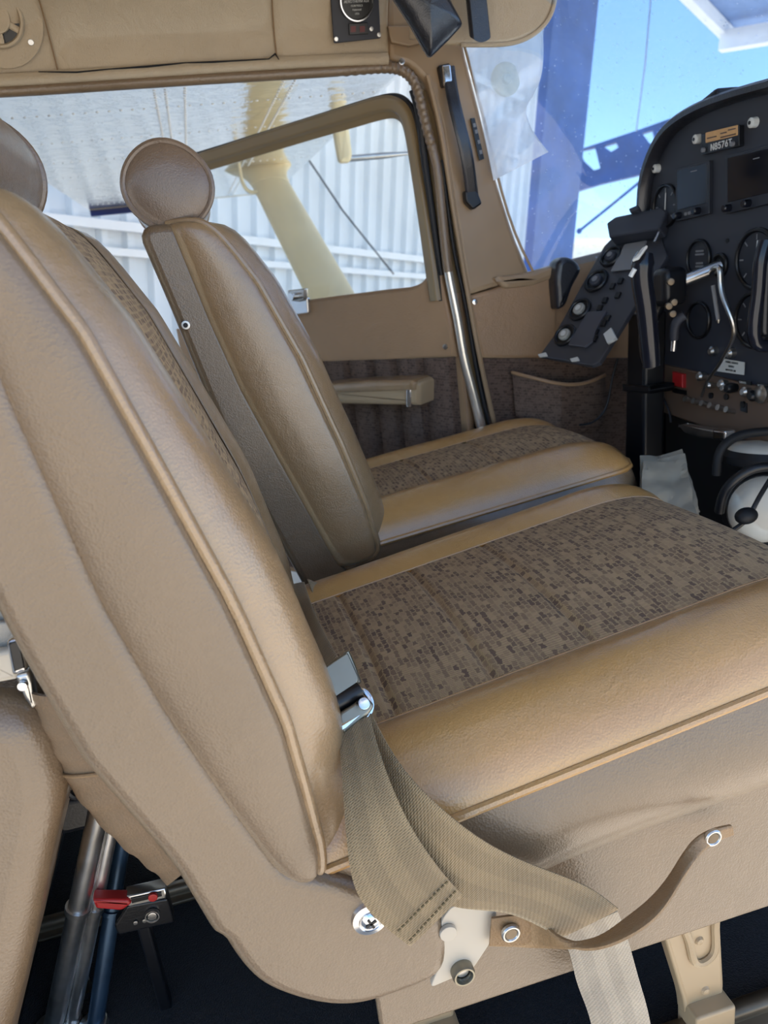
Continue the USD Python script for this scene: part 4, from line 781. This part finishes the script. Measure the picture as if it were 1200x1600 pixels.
obj('shell', skin([sec(c1, .9), sec(c1 * .5 + c2 * .5, .98), sec(c2, 1.0, .012), sec(c2, .88, .012), sec(c1 * .4 + c2 * .6, .85), sec(c1, .8)], caps=False), 'vinyl_black', tb)

# ------------------------------------------------------------------ instrument panel
XP = .95
ip = thing('instrument_panel', 'dark grey instrument panel with screens, gauges and switches', 'instrument panel', (XP, .2, .6))
out = [(1012, 640), (1005, 520), (1000, 400), (998, 330), (1000, 292), (1008, 255), (1030, 208), (1062, 178), (1100, 158), (1150, 140), (1200, 126)]
o3 = [X(x, y, XP - .018) for x, y in out]; left = spl([p[1:] for p in o3[3:]], 30); cz = V(0, .72); sym = np.vstack([[p[1:] for p in o3[:3]], cz + (left - cz) * .965]); mirror = sym[::-1] * [-1, 1]
face = np.vstack([sym, mirror]); PAN = (V(XP, 0, 0), V(-1, 0, 0))
obj('panel_face', slab(face, V(XP, 0, 0), V(0, 1, 0), V(0, 0, 1), V(-1, 0, 0), .012, .001), 'panel_grey', ip)
arc = np.vstack([left, left[::-1] * [-1, 1]]); cz = V(0, .72)
gs = []
for d_, k in ((-.018, 1.0), (-.022, .994), (-.022, .98), (-.017, .972), (-.008, .968), (-.001, .968)): gs.append(np.stack([np.full(len(arc), XP + d_), (arc[:, 0] - cz[0]) * k, cz[1] + (arc[:, 1] - cz[1]) * k], 1))
for d_, k in ((-.008, 1.004), (.05, 1.0), (.14, .90)): gs.insert(0, np.stack([np.full(len(arc), XP + d_), (arc[:, 0] - cz[0]) * k, cz[1] + (arc[:, 1] - cz[1]) * k], 1))
obj('glareshield', sheet(np.array(gs), .003), 'vinyl_black', ip, label='black padded glareshield')
obj('deck_cap', slab(arc * [.92, 1] - [0, .03], V(XP + .13, 0, 0), V(0, 1, 0), V(0, 0, 1), V(-1, 0, 0), .01), 'vinyl_black', ip)
obj('shield_bump', box(X(1124, 160, XP + .01) + V(.0, 0, .004), V(0, -1, .25), V(0, .25, 1), V(-1, 0, 0), .055, .02, .05, .006), 'rubber', ip)
def pp_(x, y, lift=0.0): return X(x, y, XP) + V(-lift, 0, 0)
def prect(name, m, x0, y0, x1, y1, sl=-.24, t=.006, r=.001, lift=.004, parent=None, label=None):
    """a rectangle on the panel: left-top x0,y0, right-bottom x1,y1 at the left edge; rows lean with the panel"""
    return obj(name, slabp([(x0, y0), (x1, y0 + sl * (x1 - x0)), (x1, y1 + sl * (x1 - x0)), (x0, y1)], PAN, t, r, .002, lift=lift), m, parent or ip, label=label)
AXP = V(-1, 0, 0); RT, UPP = V(0, -1, 0), V(0, 0, 1)
def gauge(x, y, r, marks=True, label=None):
    c0 = pp_(x, y, .0005); g_ = obj('gauge', ring(c0, AXP, r, r * .14, .007, 40), 'gauge_black', ip, label=label); obj('dial', disc(c0, AXP, r * .87, .002, n=36), 'panel_dark', g_)
    if marks:
        for k in range(8):
            an = k * math.pi / 4; d_ = V(0, -math.sin(an), math.cos(an)); obj('tick', bar(c0 + V(-.0028, 0, 0) + d_ * r * .62, c0 + V(-.0028, 0, 0) + d_ * r * .8, .0025, .0008, AXP), 'mark_grey', g_, smooth=False)
        obj('needle', bar(c0 + V(-.004, 0, 0) - UPP * r * .15, c0 + V(-.004, 0, 0) + unit(V(0, -.1, 1)) * r * .6, .0022, .001, AXP), 'mark_white', g_, smooth=False)
    return g_
gauge(1042, 322, .042)
g2 = gauge(1094, 404, .036, False)
for k, (w_, dz_) in enumerate(((.020, .014), (.022, .008), (.018, -.008), (.02, -.014))): obj('readout', box(pp_(1096, 404, .004) + UPP * dz_, RT, UPP, AXP, w_ * 1.2, .0035, .001, 0), 'mark_grey', g2, smooth=False)
gauge(1184, 405, .052); gauge(1094, 500, .036, False); gauge(1180, 500, .05)
obj('port_hole', ring(pp_(1127, 414, .001), AXP, .022, .006, .006), 'gauge_black', ip); obj('port_core', disc(pp_(1127, 414), AXP, .016, .002), 'dark_cavity', ip)
def display(x0, y0, x1, y1, kx):
    d_ = prect('display', 'panel_dark', x0 - 2, y0 - 3, x1 + 2, y1 + 14, t=.010, lift=.008); prect('screen_glass', 'screen', x0 + 1, y0, x1 - 1, y1 - 4, t=.002, lift=.0088, parent=d_); xm = (x0 + x1) / 2
    prect('maker_mark', 'mark_grey', xm - 2, y0 + 1, xm + 8, y0 + 2.6, t=.001, r=0, lift=.0094, parent=d_)
    for f_ in kx: obj('display_knob', lathe([(0, .014), (.005, .014), (.0065, .012), (.0065, 0), (0, 0)], pp_(x0 + (x1 - x0) * f_, y1 + 5 - .24 * (x1 - x0) * f_, .008), AXP, 18), 'plastic_gloss', d_)
    for f_ in (.3, .42): prect('display_key', 'mark_grey', x0 + (x1 - x0) * f_ - 2, y1 + 3 - .24 * (x1 - x0) * f_, x0 + (x1 - x0) * f_ + 2, y1 + 8 - .24 * (x1 - x0) * f_, t=.002, r=0, lift=.0095, parent=d_)
display(1063, 266, 1112, 332, (.1, .72)); display(1142, 246, 1230, 320, (.05, .4))
rd = prect('radio', 'plastic_black', 1103, 209, 1163, 242, t=.012, lift=.010, label='slim radio with amber display')
prect('radio_display', 'amber', 1110, 206.5, 1161, 223, t=.002, lift=.0106, parent=rd)
for k, (x0, x1, yy) in enumerate(((1113, 1128, 215), (1134, 1144, 210), (1146, 1158, 206), (1134, 1158, 216))): prect('display_line', 'wood_brown', x0, yy - (x0 - 1110) * .12, x1, yy + 2 - (x0 - 1110) * .12, t=.001, r=0, lift=.0112, parent=rd)
c0 = pp_(1118, 235, .0106); obj('radio_text', words('N8576T', .0105, c0, unit(V(0, -1, 0)), UPP, bold=True), 'mark_white', rd, smooth=False)
for x, y in ((1108, 233.5), (1154, 224)): obj('radio_knob', disc(pp_(x, y, .010), AXP, .004, .005, n=14), 'mark_grey', rd)
for x, y in ((1093, 217), (1029, 263), (1181, 191)):
    w_ = obj('panel_knob', lathe([(0, .012), (.005, .012), (.008, .010), (.0085, 0), (0, 0)], pp_(x, y), AXP, 20), 'mark_white', ip); obj('knob_centre', disc(pp_(x, y, .012), AXP, .003, .001, n=12), 'gauge_black', w_)
obj('panel_plug', disc(pp_(1137, 376), AXP, .004, .002, n=12), 'gauge_black', ip)
for x, y in ((1118, 548), (1146, 551)): obj('panel_knob', lathe([(0, .014), (.005, .014), (.009, .010), (.009, 0), (0, 0)], pp_(x, y), AXP, 20), 'steel', ip)
# lower switch panel
sp = thing('switch_panel', 'brown lower switch panel with toggles and a red switch', 'switch panel', (XP - .01, .2, .58))
SPL = (V(XP - .016, 0, .60), unit(V(-1, 0, .12)))
obj('board', slabp([(1000, 560), (1240, 616), (1240, 716), (1000, 632)], SPL, .015, .003, .006), 'wood_brown', sp)
def sp_(x, y, lift=0.0): return PL(x, y, SPL) + SPL[1] * lift
rs_ = obj('red_rocker', slabp([(1056, 580), (1072, 584), (1072, 606), (1056, 602)], SPL, .012, .002, .002, lift=.009), 'red', sp, label='guarded red rocker switch')
obj('rocker_base', slabp([(1053, 606), (1073, 610), (1073, 617), (1053, 613)], SPL, .006, .001, lift=.004), 'gauge_black', rs_)
pl_ = obj('placard_plate', slabp([(1130, 560), (1165, 566), (1164, 586), (1122, 580)], SPL, .002, .0004, lift=.003), 'mark_white', sp, label='white lettered placard')
for k, (tx) in enumerate(('PANEL LIGHTS', 'RADIO', 'MASTER ON')):
    obj('placard_text', words(tx, .0035, sp_(1146 - k, 568 + k * 6, .0032), unit(V(0, -1, -.02)), UPP, centre=True), 'gauge_black', pl_, smooth=False)
for k in range(6): obj('toggle', tube([sp_(1083 + k * 13, 627 + k * 3.4), sp_(1083 + k * 13, 627 + k * 3.4, .02) + V(0, 0, .006)], np.array([.004, .006]), 10), 'steel', sp)
for x, y, r_ in ((1102, 588, .009), (1117, 602, .006), (1136, 600, .009), (1140, 606, .008), (1172, 612, .009), (1198, 616, .016)): obj('switch_knob', lathe([(0, .018), (r_ * .6, .018), (r_, .014), (r_ * .8, 0), (0, 0)], sp_(x, y), SPL[1], 16), 'steel', sp)
for x, y in ((1150, 606), (1187, 618)): obj('black_knob', lathe([(0, .022), (.007, .022), (.010, .016), (.008, 0), (0, 0)], sp_(x, y), SPL[1], 16), 'gauge_black', sp)
for x, y in ((1112, 618), (1136, 620), (1162, 632)): obj('breaker', disc(sp_(x, y), SPL[1], .006, .004, n=14), 'gauge_black', sp)
for x, y, tx in ((1155, 592, 'LIGHTS'), (1184, 597, 'PITOT')):
    lp_ = obj('legend_plate', slabp([(x, y), (x + 20, y + 4), (x + 20, y + 10), (x, y + 6)], SPL, .0015, 0, lift=.002), 'gauge_black', sp); obj('legend_text', words(tx, .0034, sp_(x + 2, y + 6, .0022), unit(V(0, -1, -.02)), UPP), 'mark_white', lp_, smooth=False)
obj('vent_grille', slabp([(1158, 627), (1168, 630), (1168, 645), (1158, 642)], SPL, .002, 0, lift=.002), 'gauge_black', sp)
# lower dark shroud under the panel and post
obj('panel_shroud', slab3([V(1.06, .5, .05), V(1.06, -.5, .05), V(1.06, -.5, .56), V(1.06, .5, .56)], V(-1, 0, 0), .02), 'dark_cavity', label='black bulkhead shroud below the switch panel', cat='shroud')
po = thing('control_post', 'black vertical control column post under the panel', 'post', X(992, 700, .86))
obj('post', slabp([(980, 490), (1008, 490), (1004, 850), (972, 850)], PX(.86), .05, .008, .004), 'plastic_black', po); obj('post_collar', slabp([(972, 600), (1014, 604), (1014, 616), (972, 612)], PX(.855), .06, .004), 'plastic_black', po)
# tilted equipment tray in front of the left end of the panel
T0, T1, T2 = Y(845, 556, .425), Y(968, 366, .44), Y(1046, 348, .34)
TPL = P3(T0, T1, T2)
ty = thing('equipment_tray', 'tilted dark grey tray with four round knob wells', 'tray', PL(930, 470, TPL))
obj('tray_plate', slabp([(842, 556), (868, 520), (905, 452), (944, 384), (962, 366), (1030, 362), (1042, 400), (1012, 450), (990, 480), (936, 566), (924, 571)], TPL, .012, .002, .003), 'tray_grey', ty)
obj('tray_hood', slabp([(958, 362), (972, 352), (1044, 338), (1052, 346), (1040, 372), (962, 384)], TPL, .03, .004, .004, lift=.03), 'panel_grey', ty)
obj('hood_tab', slabp([(996, 345), (1010, 339), (1012, 345), (998, 350)], TPL, .02, .002, lift=.04), 'panel_grey', ty)
ta, tb_, tn = basis(TPL[1])
for k, (x, y, r_) in enumerate(((956, 402, .020), (933, 440, .022), (907, 485, .021), (884, 525, .021))):
    c0 = PL(x, y, TPL) + tn * .001; w_ = obj('knob_well', ring(c0, tn, r_ * 1.25, r_ * .3, .007, 32), 'gauge_black', ty); obj('well_floor', disc(c0, tn, r_, .002), 'gauge_black', w_); kn = obj('knob', lathe([(0, .009), (r_ * .5, .009), (r_ * .62, .007), (r_ * .62, 0), (0, 0)], c0 + tn * .001, tn, 24), 'panel_grey' if k < 2 else 'mark_mid', ty); obj('knob_cap', disc(c0 + tn * .0098, tn, r_ * .3, .001), 'mark_white' if k > 1 else 'mark_grey', kn)
obj('light_plate', slabp([(978, 384), (1012, 378), (996, 422), (956, 426)], TPL, .004, .001, .002, lift=.006), 'mark_grey', ty)
obj('lower_plate', slabp([(920, 490), (950, 488), (936, 512), (928, 535), (916, 545), (890, 541)], TPL, .006, .001, .003, lift=.007), 'tray_light', ty)
for x, y in ((958, 448), (966, 462), (946, 470), (938, 482), (950, 498), (944, 506), (932, 520), (930, 530), (970, 440)): obj('tray_button', box(PL(x, y, TPL) + tn * .002, ta, tb_, tn, .011, .014, .006, .001), 'gauge_black', ty)
obj('clip', slabp([(950, 530), (962, 520), (970, 536), (956, 544)], TPL, .008, .001, lift=.02), 'mark_white', ty)
for x, y in ((848, 555), (898, 562)): obj('corner_tag', slabp([(x - 6, y), (x + 6, y - 3), (x + 8, y + 2), (x - 4, y + 4)], TPL, .004, 0, lift=.004), 'mark_white', ty)
for sgn, nm in ((0, 'strut'),): obj('tray_strut', tube([PL(1046, 352, TPL) + tn * .02, PL(1030, 388, TPL) + tn * .02], .0035, 8), 'steel', ty)
hk = [Y(x, y, .47) for x, y in ((868, 440), (872, 408), (884, 400), (900, 405), (912, 420), (896, 448), (886, 478), (872, 486))]
obj('black_hood', slab3(hk, V(0, -1, 0), .05, .012, .012), 'vinyl_black', label='crumpled black cover between the side panel and the tray', cat='cover')
# pilot's yoke and a second one at the right
yk = thing('control_yoke', 'black pilot control yoke with a white-tipped grip', 'yoke', Y(1045, 448, .2))
hub = Y(1046, 448, .20)
obj('shaft', tube([hub, X(1127, 415, XP)], .011, 14), 'steel', yk); obj('hub', box(hub, V(0, 1, 0), V(0, 0, 1), V(-1, 0, 0), .05, .07, .05, .012), 'plastic_black', yk)
gp_ = [hub + V(0, 0, 0), Y(1030, 470, .22), Y(1012, 500, .24), Y(1016, 540, .245)]
obj('crossbar', tube(spl([hub, hub + V(-.02, .03, -.06), Y(1016, 565, .08)], 14), .014, 12), 'plastic_black', yk)
gr_ = spl([Y(1008, 395, .08), Y(1003, 425, .08), Y(1008, 470, .08), Y(1014, 525, .08), Y(1018, 572, .08)], 24)
obj('grip', tube(gr_, np.interp(np.linspace(0, 1, 24), [0, .08, .3, .7, 1], [.013, .0185, .018, .016, .015]), 18), 'plastic_gloss', yk, label='glossy black yoke grip')
obj('grip_cap', slab3([Y(988, 412, .065), Y(1004, 390, .065), Y(1014, 390, .065), Y(1000, 414, .065)], unit(V(-.5, -.6, .6)), .006, .002, .003, lift=.012), 'mark_white', yk, label='white top of the grip')
obj('trigger', tube([Y(985, 432, .07), Y(992, 420, .065)], .004, 8), 'mark_white', yk)
for x, y in ((1047, 440), (1052, 472), (1044, 478), (1050, 490)): obj('hub_fitting', disc(Y(x, y, .17), unit(V(-.4, -1, 0)), .0065, .010, n=14), 'rail_metal', yk)
yk2 = thing('control_yoke', 'black control yoke cut off by the right frame edge', 'yoke', Y(1210, 450, -.1))
g2_ = spl([Y(1196, 376, -.06), Y(1188, 410, -.06), Y(1184, 460, -.06), Y(1182, 536, -.06), Y(1204, 540, -.06), Y(1260, 520, -.06)], 40)
obj('rim', tube(g2_, .010, 14), 'plastic_gloss', yk2, label='thin glossy black yoke rim'); obj('inner_pad', slab3([Y(1196, 400, -.055), Y(1260, 380, -.055), Y(1260, 520, -.055), Y(1192, 528, -.055)], V(0, -1, 0), .02, .006, .01), 'plastic_black', yk2)
obj('yoke_shaft', tube([Y(1240, 455, -.05), X(1240, 430, XP)], .011, 12), 'steel', yk2)
# lanyard cord, pen
obj('white_cord', tube(spl([X(x, y, d) for x, y, d in ((1112, 426, .90), (1116, 420, .885), (1124, 420, .88), (1126, 440, .88), (1132, 470, .88), (1144, 500, .885), (1147, 520, .89), (1136, 548, .90), (1120, 575, .91), (1104, 598, .92), (1096, 620, .925))], 70), np.interp(np.linspace(0, 1, 70), [0, .45, .6, 1], [.0052, .0045, .003, .0026]), 10), 'steel', label='grey curled cord hanging from the yoke shaft', cat='cord')
pn = thing('stylus', 'slim pale stylus hanging below the yoke shaft', 'stylus', X(1118, 445, .88)); obj('barrel', tube([X(1114, 446, .88), X(1122, 500, .88)], .0036, 10), 'mark_grey', pn); obj('tip', tube([X(1122, 500, .88), X(1122.6, 505, .88)], np.array([.0042, .001]), 10), 'steel', pn)
pn = thing('plug_lead', 'grey plug with a silver tip hanging under the yoke', 'plug', X(1055, 530, .86)); obj('sleeve', tube(spl([X(1070, 492, .87), X(1058, 502, .86), X(1053, 530, .86)], 12), .009, 12), 'panel_grey', pn); obj('jack', tube([X(1053, 530, .86), X(1052, 548, .86)], .0055, 12), 'chrome', pn)
# under-panel items: silver lever, papers, headset
hl = thing('brake_handle', 'flat silver handle under the switch panel', 'handle', X(1095, 672, .88))
obj('grip', slabp([(1058, 664), (1080, 666), (1116, 672), (1118, 686), (1095, 684), (1068, 676)], PX(.88), .02, .004, .004), 'steel', hl); obj('grip_end', slabp([(1112, 671), (1132, 674), (1132, 688), (1113, 687)], PX(.878), .025, .004, .003), 'chrome', hl); obj('stem', tube([X(1125, 680, .885), X(1160, 690, 1.05)], .008, 10), 'steel', hl)
pb = thing('paper_stack', 'stack of crumpled white papers wedged in front of the far seat', 'papers', Y(1045, 760, .1))
for k in range(3):
    A = spl([Y(1000 + k * 2, 712 + k * 5, .12 - k * .02), Y(1030 + k, 712 + k * 5, .115 - k * .02), Y(1066 + k * 3, 702 + k * 8, .10 - k * .02)], 18); B_ = spl([Y(1000, 796 + k * 6, .03 - k * .02), Y(1045, 806 + k * 5, .02 - k * .02), Y(1094 - k * 2, 800 + k * 6, .01 - k * .02)], 18)
    g = np.array([[A[i] * (1 - q_) + B_[i] * q_ for i in range(18)] for q_ in np.linspace(0, 1, 18)]); w_ = meshkit.fbm(g * 26 + k * 7, 3, 5); g = g + (w_[..., None] - .5) * V(-.01, -.03, .02)
    obj('paper', sheet(g, .002), 'paper', pb, smooth=20)
he = thing('headset', 'black aviation headset with ivory ear cups at the right edge', 'headset', Y(1170, 760, -.02))
def cup(c0, ax, r, nm, fl=1.0):
    ax = unit(ax); e = obj('ear_cup', lathe([(0, r * .55 * fl), (r * .5, r * .52 * fl), (r * .8, r * .4 * fl), (r * .95, r * .18 * fl), (r, 0), (0, 0)], c0, ax, 36), nm, he, label='ivory ear cup' if nm == 'ivory' else None); obj('ear_cushion', lathe([(r * .55, 0), (r * .6, -r * .42), (r * .85, -r * .5), (r * 1.08, -r * .38), (r * 1.12, -r * .16), (r * 1.02, .002), (r * .55, .002)], c0, ax, 36), 'cushion_black', e)
cup(Y(1188, 704, -.0), V(.1, .05, 1), .055, 'ivory', .5); cup(Y(1192, 796, -.06), V(-.35, -.85, .15), .058, 'ivory')
obj('headband', tube(spl([Y(1124, 800, -.05), Y(1132, 770, -.06), Y(1150, 748, -.07), Y(1180, 732, -.08), Y(1230, 730, -.09)], 30), .008, 12), 'plastic_black', he); obj('boom', tube(spl([Y(1204, 748, -.09), Y(1182, 785, -.10), Y(1166, 812, -.10), Y(1140, 832, -.09)], 20), .004, 8), 'plastic_black', he)
obj('band_pad', tube(spl([Y(1120, 742, .0), Y(1126, 704, .0), Y(1152, 682, .0), Y(1200, 674, -.01)], 24), .008, 12), 'cushion_black', he)
obj('mic', trimesh.creation.icosphere(2, .014).apply_scale([1.4, 1, 1]).apply_translation(Y(1166, 806, -.11)), 'cushion_black', he)
obj('hanging_wire', tube(spl([Y(x, y, .42) for x, y in ((965, 560), (955, 600), (945, 640), (925, 660), (905, 664))], 30), .0025, 6), 'rubber', label='black wire drooping from the tray towards the map pocket', cat='wire')
obj('panel_wire', tube(spl([X(x, y, .92) for x, y in ((1026, 590), (1036, 620), (1046, 645), (1048, 660))], 20), .0025, 6), 'rubber', label='thin black wire hanging below the left of the switch panel', cat='wire')
